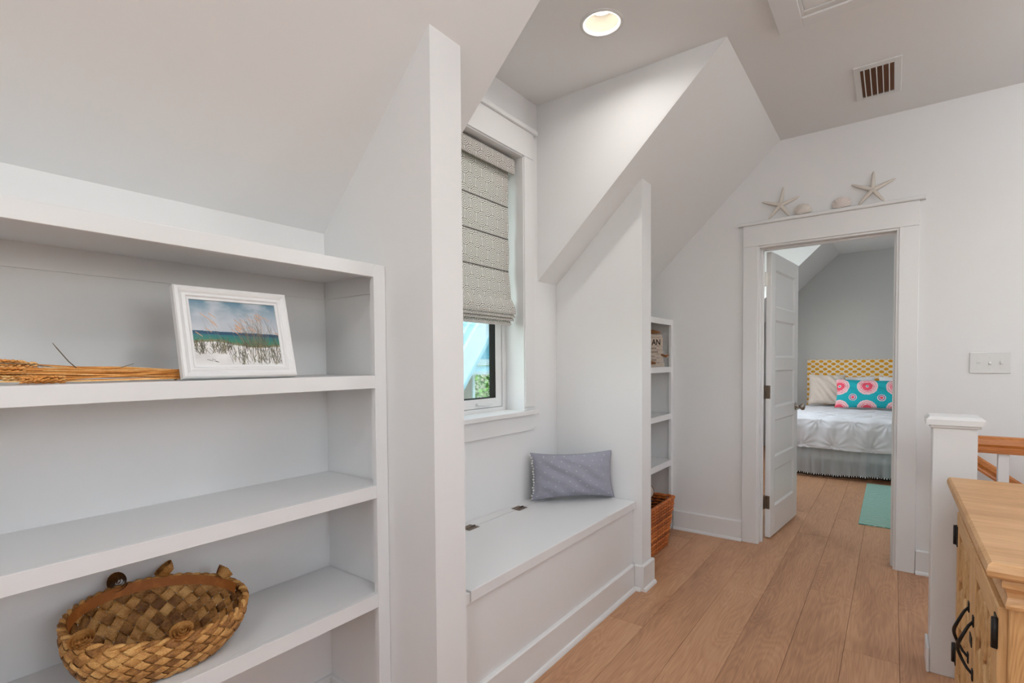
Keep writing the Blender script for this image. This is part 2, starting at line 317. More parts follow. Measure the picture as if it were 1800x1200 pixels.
# ------------------------------------------------------------------ mesh helpers
class MB:
    def __init__(s): s.v = []; s.f = []; s.sm = []
    def add(s, vs, fs, smooth=False):
        o = len(s.v); s.v += [tuple(map(float, p)) for p in vs]
        for f in fs: s.f.append(tuple(i+o for i in f)); s.sm.append(smooth)
        return s
    def box(s, x0, x1, y0, y1, z0, z1, b=0.0):
        if b <= 0:
            vs = [(x, y, z) for z in (z0, z1) for y in (y0, y1) for x in (x0, x1)]
            return s.add(vs, [(0, 2, 3, 1), (4, 5, 7, 6), (0, 1, 5, 4), (2, 6, 7, 3), (0, 4, 6, 2), (1, 3, 7, 5)])
        bm = bmesh.new(); bmesh.ops.create_cube(bm, size=1.0)
        for v in bm.verts:
            v.co = Vector((x0 if v.co.x < 0 else x1, y0 if v.co.y < 0 else y1, z0 if v.co.z < 0 else z1))
        bmesh.ops.bevel(bm, geom=list(bm.edges), offset=b, segments=1, affect='EDGES')
        return s.bm(bm)
    def bm(s, bm, smooth=False):
        bm.verts.index_update()
        s.add([v.co for v in bm.verts], [tuple(v.index for v in f.verts) for f in bm.faces], smooth); bm.free(); return s
    def prism(s, pts, axis, a, b):
        """polygon in the plane normal to axis (x: (y,z), y: (x,z), z: (x,y)), extruded a..b"""
        def P(p, t): return {'x': (t, p[0], p[1]), 'y': (p[0], t, p[1]), 'z': (p[0], p[1], t)}[axis]
        n = len(pts); vs = [P(p, a) for p in pts]+[P(p, b) for p in pts]
        fs = [tuple(range(n))[::-1], tuple(range(n, 2*n))]+[(i, (i+1) % n, n+(i+1) % n, n+i) for i in range(n)]
        return s.add(vs, fs)
    def tube(s, pts, rad, seg=8, closed=False, smooth=True, cap=True):
        pts = [Vector(p) for p in pts]; n = len(pts)
        rads = rad if isinstance(rad, (list, tuple)) else [rad]*n
        vs = []; prev = None
        for i, p in enumerate(pts):
            t = (pts[(i+1) % n]-pts[i-1]) if closed else (pts[min(i+1, n-1)]-pts[max(i-1, 0)])
            t.normalize()
            ref = prev if prev is not None else (Vector((0, 0, 1)) if abs(t.z) < .9 else Vector((1, 0, 0)))
            a = (ref-t*ref.dot(t))
            if a.length < 1e-6: a = t.orthogonal()
            a.normalize(); prev = a; c = t.cross(a)
            for k in range(seg):
                an = 2*PI*k/seg; vs.append(p+(a*math.cos(an)+c*math.sin(an))*rads[i])
        fs = []
        for i in range(n if closed else n-1):
            j = (i+1) % n
            for k in range(seg):
                l = (k+1) % seg; fs.append((i*seg+k, i*seg+l, j*seg+l, j*seg+k))
        if not closed and cap: fs += [tuple(range(seg))[::-1], tuple((n-1)*seg+k for k in range(seg))]
        return s.add(vs, fs, smooth)
    def lathe(s, prof, center=(0, 0, 0), axis='z', seg=24, smooth=True):
        c = Vector(center); vs = []
        for (r, h) in prof:
            for k in range(seg):
                a = 2*PI*k/seg; u, w = r*math.cos(a), r*math.sin(a)
                vs.append(c+Vector({'z': (u, w, h), 'x': (h, u, w), 'y': (u, h, w)}[axis]))
        fs = []; n = len(prof)
        for i in range(n-1):
            for k in range(seg):
                l = (k+1) % seg; fs.append((i*seg+k, i*seg+l, (i+1)*seg+l, (i+1)*seg+k))
        if prof[0][0] > 1e-5: fs.append(tuple(range(seg))[::-1])
        if prof[-1][0] > 1e-5: fs.append(tuple((n-1)*seg+k for k in range(seg)))
        return s.add(vs, fs, smooth)
    def ball(s, c, r, seg=8, rings=5, sc=(1, 1, 1)):
        vs = [(c[0], c[1], c[2]-r*sc[2])]; fs = []
        for i in range(1, rings):
            ph = PI*i/rings-PI/2
            for k in range(seg):
                a = 2*PI*k/seg
                vs.append((c[0]+r*sc[0]*math.cos(ph)*math.cos(a), c[1]+r*sc[1]*math.cos(ph)*math.sin(a), c[2]+r*sc[2]*math.sin(ph)))
        vs.append((c[0], c[1], c[2]+r*sc[2]))
        for k in range(seg): fs.append((0, 1+(k+1) % seg, 1+k))
        for i in range(rings-2):
            for k in range(seg):
                l = (k+1) % seg; fs.append((1+i*seg+k, 1+i*seg+l, 1+(i+1)*seg+l, 1+(i+1)*seg+k))
        e = len(vs)-1
        for k in range(seg): fs.append((e, 1+(rings-2)*seg+k, 1+(rings-2)*seg+(k+1) % seg))
        return s.add(vs, fs, True)
    def grid(s, fn, nu, nv, smooth=True, flip=False):
        vs = [fn(i/nu, j/nv) for i in range(nu+1) for j in range(nv+1)]; fs = []
        for i in range(nu):
            for j in range(nv):
                a = i*(nv+1)+j; q = (a, a+nv+1, a+nv+2, a+1); fs.append(q[::-1] if flip else q)
        return s.add(vs, fs, smooth)

def tag(o, label=None, cat=None, group=None, kind=None):
    if label: o['label'] = label
    if cat: o['category'] = cat
    if group: o['group'] = group
    if kind: o['kind'] = kind
    return o
def empty(name, loc, label=None, cat=None, group=None, kind=None, rot=None):
    o = bpy.data.objects.new(name, None); COL.objects.link(o); o.location = loc; o.empty_display_size = .05
    if rot is not None: o.rotation_euler = rot
    return tag(o, label, cat, group, kind)
def wloc(o):
    v = Vector(o.location)
    while o.parent: o = o.parent; v += Vector(o.location)
    return v
def build(name, mb, mat, parent=None, local=False, origin='base', bevel=0.0, fix=True):
    """verts of mb are world coordinates unless local; the object gets its origin at its own base centre"""
    vs = np.array(mb.v, float)
    if parent is not None and not local: vs = vs-np.array(wloc(parent))
    lo, hi = vs.min(0), vs.max(0)
    org = np.array([(lo[0]+hi[0])/2, (lo[1]+hi[1])/2, lo[2]]) if origin == 'base' else np.zeros(3)
    me = bpy.data.meshes.new(name); me.from_pydata([tuple(p) for p in vs-org], [], mb.f)
    me.polygons.foreach_set('use_smooth', mb.sm)
    if fix:
        bm = bmesh.new(); bm.from_mesh(me); bmesh.ops.recalc_face_normals(bm, faces=bm.faces); bm.to_mesh(me); bm.free()
    me.materials.append(mat); me.update()
    o = bpy.data.objects.new(name, me); COL.objects.link(o); o.location = org
    if parent is not None: o.parent = parent
    if bevel > 0:
        md = o.modifiers.new('bevel', 'BEVEL'); md.width = bevel; md.segments = 2; md.limit_method = 'ANGLE'; md.angle_limit = math.radians(40)
    return o
def struct(name, mb, mat, label, cat, parent=None, bevel=0.0):
    o = build(name, mb, mat, parent, bevel=bevel)
    if parent is None: tag(o, label, cat, kind='structure')
    return o

# ------------------------------------------------------------------ the place: main dimensions (metres)
XW, XP = -1.66, -1.11           # outer (window) wall, front plane of the partition walls
PY0, PY1 = 1.095, 1.23          # near partition
QY0, QY1 = 2.69, 2.82           # far partition
YE0, YE1 = 3.86, 3.98           # end wall with the bedroom door
ZC, ZK, XS = 2.745, 1.744, -.621  # ceiling, knee wall top, line where slope meets ceiling
SL = (ZC-ZK)/(XS-XW)
DY0, DY1 = 1.42, 2.485          # dormer
XR, YB = 2.05, -2.35            # right and rear walls
YF = 8.42                       # bedroom far wall
XBR = 2.05

# ------------------------------------------------------------------ floor
PW = .197
sub = MB(); sub.box(XW-.2, .232, YB-.1, YF+.1, -.16, -.014); sub.box(.232, XR+.1, YB-.1, 2.80, -.16, -.014); sub.box(.232, XR+.1, YE0, YF+.1, -.16, -.014)
M['subfloor'] = base_mat('brown_plank_joint', srgb(96, 66, 46), .9, .1)
floor = struct('floor', sub, M['subfloor'], 'light oak plank floor running through hall and bedroom', 'floor')
def plank(x0, x1, y0, y1):
    g = .0005; m = MB(); m.box(x0+g, x1-g, y0+g, y1-g, -.0139, 0, .0010)
    build('plank', m, M['floor'], floor)
SEAMS = {-1: [2.65, -.9, 4.75], -2: [3.25, 1.4, -.2], -3: [1.6, 4.285, .2], -4: [2.96, .6, 4.9], -5: [1.5, 4.0], -6: [2.32, .4, 3.9], 0: [1.9, 4.4, .1]}
for k in range(-9, 11):
    x0 = .035+PW*k; x1 = x0+PW
    a = max(x0, XW-.12); b = min(x1, XR)
    if b-a < .02: continue
    rgs = [(YB, YF)] if x1 <= .235 else [(YB, 2.80), (YE0, YF)]
    for (r0, r1) in rgs:
        cuts = sorted(SEAMS.get(k, [random.uniform(-1.6, -.8)+1.7*i for i in range(6)]))
        ys = [c for c in cuts if r0+.25 < c < r1-.25]
        while ys and r1-ys[-1] > 2.2: ys.append(ys[-1]+random.uniform(1.3, 1.9))
        ys = [r0]+[c for c in ys if c < r1-.2]+[r1]
        for u, w in zip(ys, ys[1:]): plank(a, b, u, w)
# stair flight going down towards +X along the end wall
st = MB()
for i in range(9):
    st.box(.235+.265*i, .235+.265*(i+1)+.02, 2.80, YE0, -.185*(i+1)-.16, -.185*(i+1))
struct('floor.001', st, M['pine_top'], 'wooden stair treads going down beside the end wall', 'stairs')

# ------------------------------------------------------------------ walls
def wall_hole_x(mb, x0, x1, y0, y1, z0, z1, hy0, hy1, hz0, hz1):
    mb.box(x0, x1, y0, hy0, z0, z1); mb.box(x0, x1, hy1, y1, z0, z1)
    mb.box(x0, x1, hy0, hy1, z0, hz0); mb.box(x0, x1, hy0, hy1, hz1, z1)
WY0, WY1, WZ0, WZ1 = 1.555, 2.328, 1.005, 2.406       # hall window opening
w = MB(); xo = XW-.19
w.box(xo, XW, YB, DY0-.06, 0, ZK+.05); w.box(xo, XW, DY1+.06, 5.30, 0, ZK+.05)
wall_hole_x(w, xo, XW, DY0-.06, DY1+.06, 0, ZC+.08, WY0, WY1, WZ0, WZ1)
wall_hole_x(w, xo, XW, 5.30, 7.26, 0, ZC+.08, 5.65, 6.85, 1.1, 2.35)
w.box(xo, XW, 7.26, YF, 0, ZK+.05)
struct('wall_left', w, M['wall'], 'white painted outer knee wall with window dormer', 'wall')
def slope_pts(x0, x1, t=.12):
    return [(x0, ZK+(x0-XW)*SL), (x1, ZK+(x1-XW)*SL), (x1, ZK+(x1-XW)*SL+t*1.4), (x0, ZK+(x0-XW)*SL+t*1.4)]
for i, (a, b) in enumerate(((YB, DY0-.0008), (DY1+.0008, YE0+.005), (YE1-.005, 5.3992), (7.1708, YF))):
    m = MB(); m.prism(slope_pts(XW-.005, XS), 'y', a, b)
    struct('ceiling' if i == 0 else 'ceiling.%03d' % i, m, M['ceil'], ['sloped white ceiling rising above the large bookcase', 'sloped white ceiling between dormer and end wall',
            'sloped bedroom ceiling beside the door', 'sloped bedroom ceiling by the far wall'][i], 'ceiling')
def cheek(name, a, b, label, mat):
    m = MB(); m.prism([(XW-.01, ZK+.0005), (XS, ZC+.006), (XS, ZC+.05), (XW-.01, ZC+.05)], 'y', a, b); struct(name, m, mat, label, 'wall')
cheek('wall_dormer_near', DY0-.1, DY0, 'white triangular cheek wall on the near side of the dormer', M['wall'])
cheek('wall_dormer_far', DY1, DY1+.1, 'white triangular cheek wall beside the dormer window', M['wall'])
cheek('wall_bedroom_dormer_near', 5.30, 5.40, 'white cheek wall of the bedroom dormer nearer the door', M['wall'])
cheek('wall_bedroom_dormer_far', 7.17, 7.27, 'white cheek wall of the bedroom dormer by the bed', M['wall'])
# flat ceiling with a round hole for the recessed lamp in the dormer
LX, LY, LR = -1.033, 2.06, .076
def flat_with_hole(x0, x1, y0, y1, z0, z1, cx, cy, r, seg=40):
    mb = MB()
    ang = [2*PI*i/seg for i in range(seg)]
    def edge_pt(a):
        dx, dy = math.cos(a), math.sin(a); t = min((x1-cx)/dx if dx > 1e-9 else 1e9, (x0-cx)/dx if dx < -1e-9 else 1e9, (y1-cy)/dy if dy > 1e-9 else 1e9, (y0-cy)/dy if dy < -1e-9 else 1e9)
        return (cx+t*dx, cy+t*dy)
    angs = sorted(ang+[math.atan2(yy-cy, xx-cx) % (2*PI) for xx in (x0, x1) for yy in (y0, y1)])
    n = len(angs); vs = []
    for z in (z0, z1):
        for a in angs: vs.append((cx+r*math.cos(a), cy+r*math.sin(a), z))
        for a in angs: vs.append(edge_pt(a)+(z,))
    fs = []
    for i in range(n):
        j = (i+1) % n
        fs += [(i, j, n+j, n+i), (2*n+i, 3*n+i, 3*n+j, 2*n+j), (i, 2*n+i, 2*n+j, j), (n+i, n+j, 3*n+j, 3*n+i)]
    return mb.add(vs, fs)
c = flat_with_hole(XW-.01, XS, DY0-.05, DY1+.05, ZC, ZC+.12, LX, LY, LR)
struct('ceiling.004', c, M['ceil'], 'flat white ceiling of the window dormer', 'ceiling')
c = MB(); c.box(XS, XR+.1, YB-.1, YE0+.06, ZC, ZC+.12)
struct('ceiling.005', c, M['ceil'], 'flat white hall ceiling with vent and attic hatch', 'ceiling')
c = MB(); c.box(XS, XBR+.1, YE0+.06, YF+.1, ZC, ZC+.12); c.box(XW-.01, XS, 5.35, 7.22, ZC, ZC+.12)
struct('ceiling.006', c, M['ceil'], 'flat white bedroom ceiling seen through the door', 'ceiling')
# partitions that frame the window seat
def under_slope(x0, x1, y0, y1, up=.03):
    m = MB(); m.prism([(x0, 0), (x1, 0), (x1, ZK+(x1-XW)*SL+up), (x0, ZK+(x0-XW)*SL+up)], 'y', y0, y1); return m
struct('wall_partition_near', under_slope(XW+.0005, XP, PY0, PY1), M['wall'], 'white partition wall between large bookcase and window seat', 'wall')
struct('wall_partition_far', under_slope(XW+.0005, XP, QY0, QY1), M['wall'], 'white partition wall between window seat and small bookcase', 'wall')
struct('wall_partition_rear', under_slope(XW+.0005, XP, -.66, -.53), M['wall'], 'white partition wall closing the rear end of the large bookcase', 'wall')
# end wall with door opening
OX0, OX1, OZ = -.757, .025, 2.064
w = MB(); w.box(XW, OX0, YE0, YE1, -.0, ZC+.05); w.box(OX1, XR+.1, YE0, YE1, 0, ZC+.05); w.box(OX0, OX1, YE0, YE1, OZ, ZC+.05); w.box(.2, XR+.1, YE0, YE1, -2.4, 0)
struct('wall_end', w, M['wall'], 'white end wall with the bedroom doorway', 'wall')
# right and rear walls with added windows (outside the picture)
w = MB(); wall_hole_x(w, XR, XR+.1, YB, 2.0, -2.4, ZC+.05, -.10, 1.00, 1.30, 2.30); wall_hole_x(w, XR, XR+.1, 2.0, YE0, -2.4, ZC+.05, 2.60, 3.50, 1.40, 2.30)
struct('wall_right', w, M['wall'], 'white wall of the stair side with an added square window', 'wall')
w = MB()
w.box(XW-.1, -.05, YB-.1, YB, 0, ZC+.05); w.box(.95, XR+.1, YB-.1, YB, 0, ZC+.05); w.box(-.05, .95, YB-.1, YB, 0, 1.2); w.box(-.05, .95, YB-.1, YB, 2.3, ZC+.05)
struct('wall_rear', w, M['wall'], 'white wall behind the viewer with an added square window', 'wall')
# bedroom
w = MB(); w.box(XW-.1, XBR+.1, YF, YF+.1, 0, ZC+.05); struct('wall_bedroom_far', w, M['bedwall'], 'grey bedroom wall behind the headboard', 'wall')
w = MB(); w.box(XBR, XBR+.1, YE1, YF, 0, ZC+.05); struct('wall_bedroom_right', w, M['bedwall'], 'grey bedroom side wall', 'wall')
# stairwell lining
w = MB(); w.box(.13, .232, 2.80, YE0, -2.4, -.015); w.box(.232, XR, 2.70, 2.80, -2.4, -.16); struct('wall_stairwell', w, M['wall'], 'white stairwell lining below the floor', 'wall')

# ------------------------------------------------------------------ baseboards
def baseboard(name, segs, label, h=.142, t=.016):
    """segs: (axis, fixed, from, to, outward sign)"""
    root = empty(name, (segs[0][1] if segs[0][0] == 'x' else segs[0][2], segs[0][2] if segs[0][0] == 'x' else segs[0][1], 0), label, 'baseboard', kind='structure')
    for ax, fx, a, b, sgn in segs:
        m = MB(); s = MB()
        prof = [(0, 0), (sgn*t, 0), (sgn*t, h-.006), (sgn*(t-.006), h), (0, h)]
        sh = [(sgn*t, 0), (sgn*(t+.014), 0), (sgn*(t+.013), .008), (sgn*(t+.008), .016), (sgn*t, .019)]
        for mb, pr_ in ((m, prof), (s, sh)):
            if ax == 'x': mb.prism([(fx+p[0], p[1]) for p in pr_], 'y', a, b)     # board runs along y at x=fx
            else: mb.prism([(fx+p[0], p[1]) for p in pr_], 'x', a, b)             # runs along x at y=fx
        build('board', m, M['trim'], root); build('shoe_moulding', s, M['trim'], root)
    return root
baseboard('baseboard_end', [('y', YE0, -1.335, -.848, -1)], 'white baseboard with shoe moulding left of the bedroom door')
baseboard('baseboard_end_right', [('y', YE0, .118, .232, -1)], 'white baseboard right of the bedroom door behind the newel post')
baseboard('baseboard_partition_far', [('x', XP, QY0-.016, QY1+.016, 1), ('y', QY0, -1.147, XP, -1), ('y', QY1, -1.33, XP, 1)], 'white baseboard wrapped around the foot of the far partition')
baseboard('baseboard_partition_near', [('x', XP, PY0-.016, PY1+.016, 1), ('y', PY0, -1.30, XP, -1)], 'white baseboard wrapped around the foot of the near partition')
baseboard('baseboard_bookcase', [('x', XW, -.53, PY0, 1), ('y', PY0, -1.64, -1.34, -1)], 'white baseboard inside the lowest compartment of the large bookcase', h=.128)

# ------------------------------------------------------------------ bedroom door: casing and leaf
cas = empty('trim_1', ((OX0+OX1)/2, YE0, 0), 'white square-edged door casing with flat head board and cap around the bedroom doorway', 'door trim', kind='structure')
cy0 = YE0-.019
for (a, b) in ((OX0-.09, OX0+.004), (OX1-.004, OX1+.09)):
    m = MB(); m.box(a, b, cy0, YE0, 0, OZ-.004, .002); build('casing_leg', m, M['trim'], cas)
m = MB(); m.box(OX0-.09, OX1+.09, cy0-.002, YE0, OZ-.004, 2.204, .002); build('head_board', m, M['trim'], cas)
m = MB(); m.prism([(YE0, 2.204), (YE0-.032, 2.204), (YE0-.036, 2.210), (YE0-.036, 2.222), (YE0-.032, 2.226), (YE0, 2.226)], 'x', OX0-.117, OX1+.117); build('head_cap', m, M['trim'], cas)
m = MB(); m.box(OX0, OX0+.016, YE0-.010, YE1+.012, 0, OZ-.016); build('jamb', m, M['trim'], cas)
m = MB(); m.box(OX1-.016, OX1, YE0-.010, YE1+.012, 0, OZ-.016); build('jamb', m, M['trim'], cas)
m = MB(); m.box(OX0, OX1, YE0-.010, YE1+.012, OZ-.016, OZ); build('jamb', m, M['trim'], cas)
for (a, b, z0, z1) in ((OX0+.016, OX0+.028, 0, OZ-.028), (OX1-.028, OX1-.016, 0, OZ-.028), (OX0+.016, OX1-.016, OZ-.028, OZ-.016)):
    m = MB(); m.box(a, b, YE0+.045, YE0+.082, z0, z1, .001); build('door_stop', m, M['trim'], cas)
for (a, b) in ((OX0-.09, OX0), (OX1, OX1+.09)):
    m = MB(); m.box(a, b, YE1, YE1+.018, 0, OZ+.09); build('casing_leg', m, M['trim'], cas)
# door leaf, hinged on the bedroom side, swung about 85 degrees into the bedroom. Local: x along width, y thickness, z up
DW, DH, DT = .735, 2.03, .035
door = empty('door_1', (-.728, 4.005, .012), 'open white five-panel door swung into the bedroom', 'door', kind='structure', rot=(0, 0, math.radians(84.6)))
def in_door(name, m, mat, parent=door, **k): return build(name, m, mat, parent, local=True, **k)
ST, RL = .105, .105
pz = [(.205, .475), (.565, .835), (.925, 1.195), (1.285, 1.555), (1.645, 1.915)]
for (a, b) in ((0, ST), (DW-ST, DW)):
    m = MB(); m.box(a, b, -DT, 0, 0, DH, .0015); in_door('stile', m, M['trim'])
zz = [0]+[v for p in pz for v in p]+[DH]
for i in range(0, len(zz), 2):
    m = MB(); m.box(ST, DW-ST, -DT, 0, zz[i], zz[i+1]); in_door('rail', m, M['trim'])
for (a, b) in pz:
    m = MB(); m.box(ST, DW-ST, -DT/2-.006, -DT/2+.006, a, b)
    p = in_door('panel', m, M['trim'])
    mm = MB()
    for y0, yy in ((0, -.011), (-DT, -DT+.011)):
        o = [(ST, a), (DW-ST, a), (DW-ST, b), (ST, b)]; i_ = [(ST+.014, a+.014), (DW-ST-.014, a+.014), (DW-ST-.014, b-.014), (ST+.014, b-.014)]
        mm.add([(q[0], y0, q[1]) for q in o]+[(q[0], yy, q[1]) for q in i_], [(k, (k+1) % 4, 4+(k+1) % 4, 4+k) for k in range(4)])
    in_door('panel_moulding', mm, M['trim'])
for z, mt in ((1.84, M['steel']), (1.04, M['bronze']), (.25, M['bronze'])):
    m = MB(); m.box(-.002, .0005, -.031, -.001, z-.047, z+.047, .0008); h = in_door('hinge', m, mt)
    m2 = MB(); m2.tube([(-.006, .005, z-.05), (-.006, .005, z+.05)], .0055, 10)
    m2.box(-.045, -.003, .001, .003, z-.047, z+.047)
    for dz in (-.03, 0, .03): m2.ball((-.003, -.018 if dz else -.010, z+dz), .004, 8, 4, (.4, 1, 1))
    for v in range(len(m2.v)): pass
    b2 = in_door('hinge_knuckle', m2, mt)
for sgn in (-1, 1):
    y = -DT if sgn < 0 else 0
    m = MB(); m.lathe([(0, 0), (.030, 0), (.031, sgn*.004), (.026, sgn*.009), (.012, sgn*.012), (.010, sgn*.030), (.016, sgn*.036), (.026, sgn*.044), (.029, sgn*.054), (.025, sgn*.064), (.012, sgn*.070), (0, sgn*.071)], (DW-.065, y, .895), 'y', 24)
    in_door('door_knob', m, M['nickel'])

# ------------------------------------------------------------------ hall window with casing
XG = -1.785
win = empty('window_1', (XW, (WY0+WY1)/2, WZ0), 'white casement window with flat casing and deep sill behind the roman shade', 'window', kind='structure')
def wb(name, args, mat='trim', b=.0015, parent=None):
    m = MB(); m.box(*args, b); return build(name, m, M[mat], parent or win)
xj = XW-.185
wb('jamb', (xj, XW+.012, WY1-.001, WY1+.012, WZ0, WZ1)); wb('jamb', (xj, XW+.012, WY0-.012, WY0+.001, WZ0, WZ1)); wb('jamb', (xj, XW+.012, WY0, WY1, WZ1-.001, WZ1+.012))
wb('casing_side', (XW, XW+.019, WY1+.005, WY1+.095, WZ0+.02, WZ1+.005)); wb('casing_side', (XW, XW+.019, WY0-.095, WY0-.005, WZ0+.02, WZ1+.005))
wb('casing_head', (XW, XW+.021, WY0-.095, WY1+.095, WZ1+.005, 2.552)); wb('head_cap', (XW, XW+.036, WY0-.12, WY1+.118, 2.552, 2.576), b=.003)
wb('sill', (xj+.05, XW+.040, WY0-.11, WY1+.108, .981, 1.006), b=.003); wb('apron', (XW, XW+.019, WY0-.09, WY1+.08, .892, .981))
FY0, FY1, FZ0, FZ1 = WY0, WY1, WZ0, WZ1
def ring(name, x0, x1, y0, y1, z0, z1, t, mat, tb=None):
    tb = tb or t
    fr = empty(name, (x0, (y0+y1)/2, z0)); fr.parent = win; fr.location = Vector(fr.location)-Vector(win.location)
    for a in ((x0, x1, y0, y0+t, z0, z1), (x0, x1, y1-t, y1, z0, z1), (x0, x1, y0+t, y1-t, z0, z0+tb), (x0, x1, y0+t, y1-t, z1-t, z1)):
        m = MB(); m.box(*a, .0012); build('bar', m, M[mat], fr)
    return fr
ring('window_frame', XG-.05, XG+.012, FY0, FY1, FZ0, FZ1, .034, 'trim', .022)
ring('sash', XG-.035, XG+.004, FY0+.036, FY1-.036, FZ0+.024, FZ1-.036, .052, 'trim', .05)
ring('gasket', XG-.040, XG+.002, FY0+.0878, FY1-.0878, FZ0+.0738, FZ1-.0878, .004, 'dark')
m = MB(); m.box(XG-.030, XG-.026, FY0+.0915, FY1-.0915, FZ0+.0775, FZ1-.0915); build('pane', m, M['glass'], win)
m = MB(); m.tube([(XG+.004, 2.07, 1.052), (XG+.020, 2.075, 1.050), (XG+.026, 2.10, 1.046), (XG+.024, 2.16, 1.045), (XG+.016, 2.19, 1.047)], [.006, .006, .0055, .005, .004], 8); build('crank_handle', m, M['white'], win)

# ------------------------------------------------------------------ roman shade
shade = empty('roman_shade', (-1.72, (WY0+WY1)/2, 1.47), 'beige roman shade printed with grey concentric rings, half raised', 'window shade')
SY0, SY1 = WY0+.012, 2.292
m = MB(); m.prism([(-1.688, 2.310), (-1.684, 2.318), (-1.684, 2.380), (-1.688, 2.390), (-1.775, 2.390), (-1.775, 2.382), (-1.696, 2.382), (-1.696, 2.310)], 'y', SY0-.006, 2.302)
build('valance', m, M['shade'], shade)
zs = [2.380, 2.133, 1.957, 1.780, 1.622]
for i, (a, b) in enumerate(zip(zs, zs[1:])):
    n = 10; fr = []; bk = []
    for k in range(n+1):
        t = k/n; z = a+(b-a)*t
        bul = .007*math.sin(PI*t)+(.018*t*t if i == 3 else 0)
        fr.append((-1.727+bul, z)); bk.append((-1.7305+bul*.9, z))
    m = MB(); pts = fr+bk[::-1]
    m.prism(pts, 'y', SY0, SY1-(.004 if i < 2 else 0)); build('shade_panel', m, M['shade'], shade)
    if i < 3:
        m = MB(); m.box(-1.730, -1.7235, SY0, SY1-.003, b-.0022, b+.0022); build('batten_seam', m, M['seam'], shade)
folds = [(1.622, 1.538, -1.708, -1.678, .006), (1.552, 1.520, -1.712, -1.684, .004), (1.530, 1.503, -1.716, -1.692, .002), (1.512, 1.478, -1.720, -1.702, -.008)]
for k, (za, zb, xa, xb, ex) in enumerate(folds):
    pts = [(xa, za), (xa+(xb-xa)*.55, za-(za-zb)*.35), (xb, zb+.012), (xb-.003, zb), (xb-.012, zb+.004), (xa-.014, za-(za-zb)*.6), (xa-.008, za)]
    m = MB(); m.prism(pts, 'y', SY0, SY1+ex); build('gathered_fold', m, M['shade'], shade)

# ------------------------------------------------------------------ built-in bookcases
SHZ = [(.487, .531), (.841, .882), (1.194, 1.235), (1.547, 1.588)]
def bookcase(name, label, xf, y0, y1, stiles, stile_mat='trim'):
    root = empty(name, (xf, (y0+y1)/2, 0), label, 'bookcase')
    for (a, b) in stiles:
        m = MB(); m.box(xf-.020, xf, a, b, 0, SHZ[-1][1]-.0005, .001); build('stile', m, M['trim'], root)
    for i, (a, b) in enumerate(SHZ):
        m = MB()
        m.box(XW+.001, xf-.0205, y0+.001, y1-.001, b-.022, b)                   # shelf board
        ya, yb = stiles[0][1], stiles[-1][0]
        if i == 3: m.box(xf-.0205, xf, y0+.001, y1-.001, a, b, .001) if False else m.box(xf-.0205, xf, ya, yb, a, b, .001)
        else: m.box(xf-.0205, xf, ya+.0003, yb-.0003, a, b, .001)               # front edge band
        build('shelf', m, M['trim'], root)
    return root
XB = -1.324
bk = bookcase('bookcase', 'wide white built-in bookcase holding the framed picture and palm basket', XB, -.529, PY0-.001, [(-.529, -.485), (1.048, PY0-.001)])
m = MB(); m.box(XW+.001, XW+.005, -.52, PY0-.002, 1.505, 1.566); build('back_cleat', m, M['trim'], bk)
m = MB(); m.box(XW+.006, XB-.03, PY0-.006, PY0-.0015, 1.505, 1.566); build('side_cleat', m, M['trim'], bk)
XB2 = -1.345
bookcase('bookcase.001', 'narrow white built-in bookcase between far partition and end wall', XB2, QY1+.001, YE0-.001, [(QY1+.001, QY1+.045), (YE0-.038, YE0-.001)])

# ------------------------------------------------------------------ window bench
bench = empty('window_bench', (-1.40, (PY1+QY0)/2, 0), 'white built-in window bench with hinged lid below the roman shade', 'bench')
XF = -1.164
m = MB(); m.box(XF-.018, XF, PY1+.001, QY0-.001, 0, .455); build('front_panel', m, M['trim'], bench)
def tprof(z): return z
m = MB(); m.box(XW+.001, -1.594, PY1+.001, QY0-.001, .460, .497, .001); m2 = build('rear_ledge', m, M['trim'], bench)
m = MB(); m.box(-1.591, -1.147, PY1+.001, 1.2925, .4555, .4905, .0015); build('side_ledge', m, M['trim'], bench)
m = MB(); m.box(-1.5905, -1.145, 1.2955, QY0-.004, .4555, .4965, .002); lid = build('seat_lid', m, M['trim'], bench)
for y in (1.800, 2.195):
    m = MB(); m.box(-1.622, -1.5955, y-.032, y+.032, .497, .4995, .0006); m.box(-1.591, -1.566, y-.036, y+.036, .497, .4995, .0006)
    m.tube([(-1.5935, y-.034, .5005), (-1.5935, y+.034, .5005)], .0038, 8)
    for dy in (-.022, 0, .022):
        for xx in (-1.610, -1.578): m.ball((xx, y+dy, .4995), .0042, 8, 4, (1, 1, .4))
    build('lid_hinge', m, M['bronze'], bench)
root = empty('baseboard_bench', (XF, (PY1+QY0)/2, 0), 'white baseboard with shoe moulding along the foot of the window bench', 'baseboard', kind='structure')
m = MB(); m.prism([(XF, 0), (XF+.016, 0), (XF+.016, .136), (XF+.010, .142), (XF, .142)], 'y', PY1+.001, QY0-.0165); build('board', m, M['trim'], root)
m = MB(); m.prism([(XF+.016, 0), (XF+.030, 0), (XF+.029, .008), (XF+.024, .016), (XF+.016, .019)], 'y', PY1+.001, QY0-.0305); build('shoe_moulding', m, M['trim'], root)

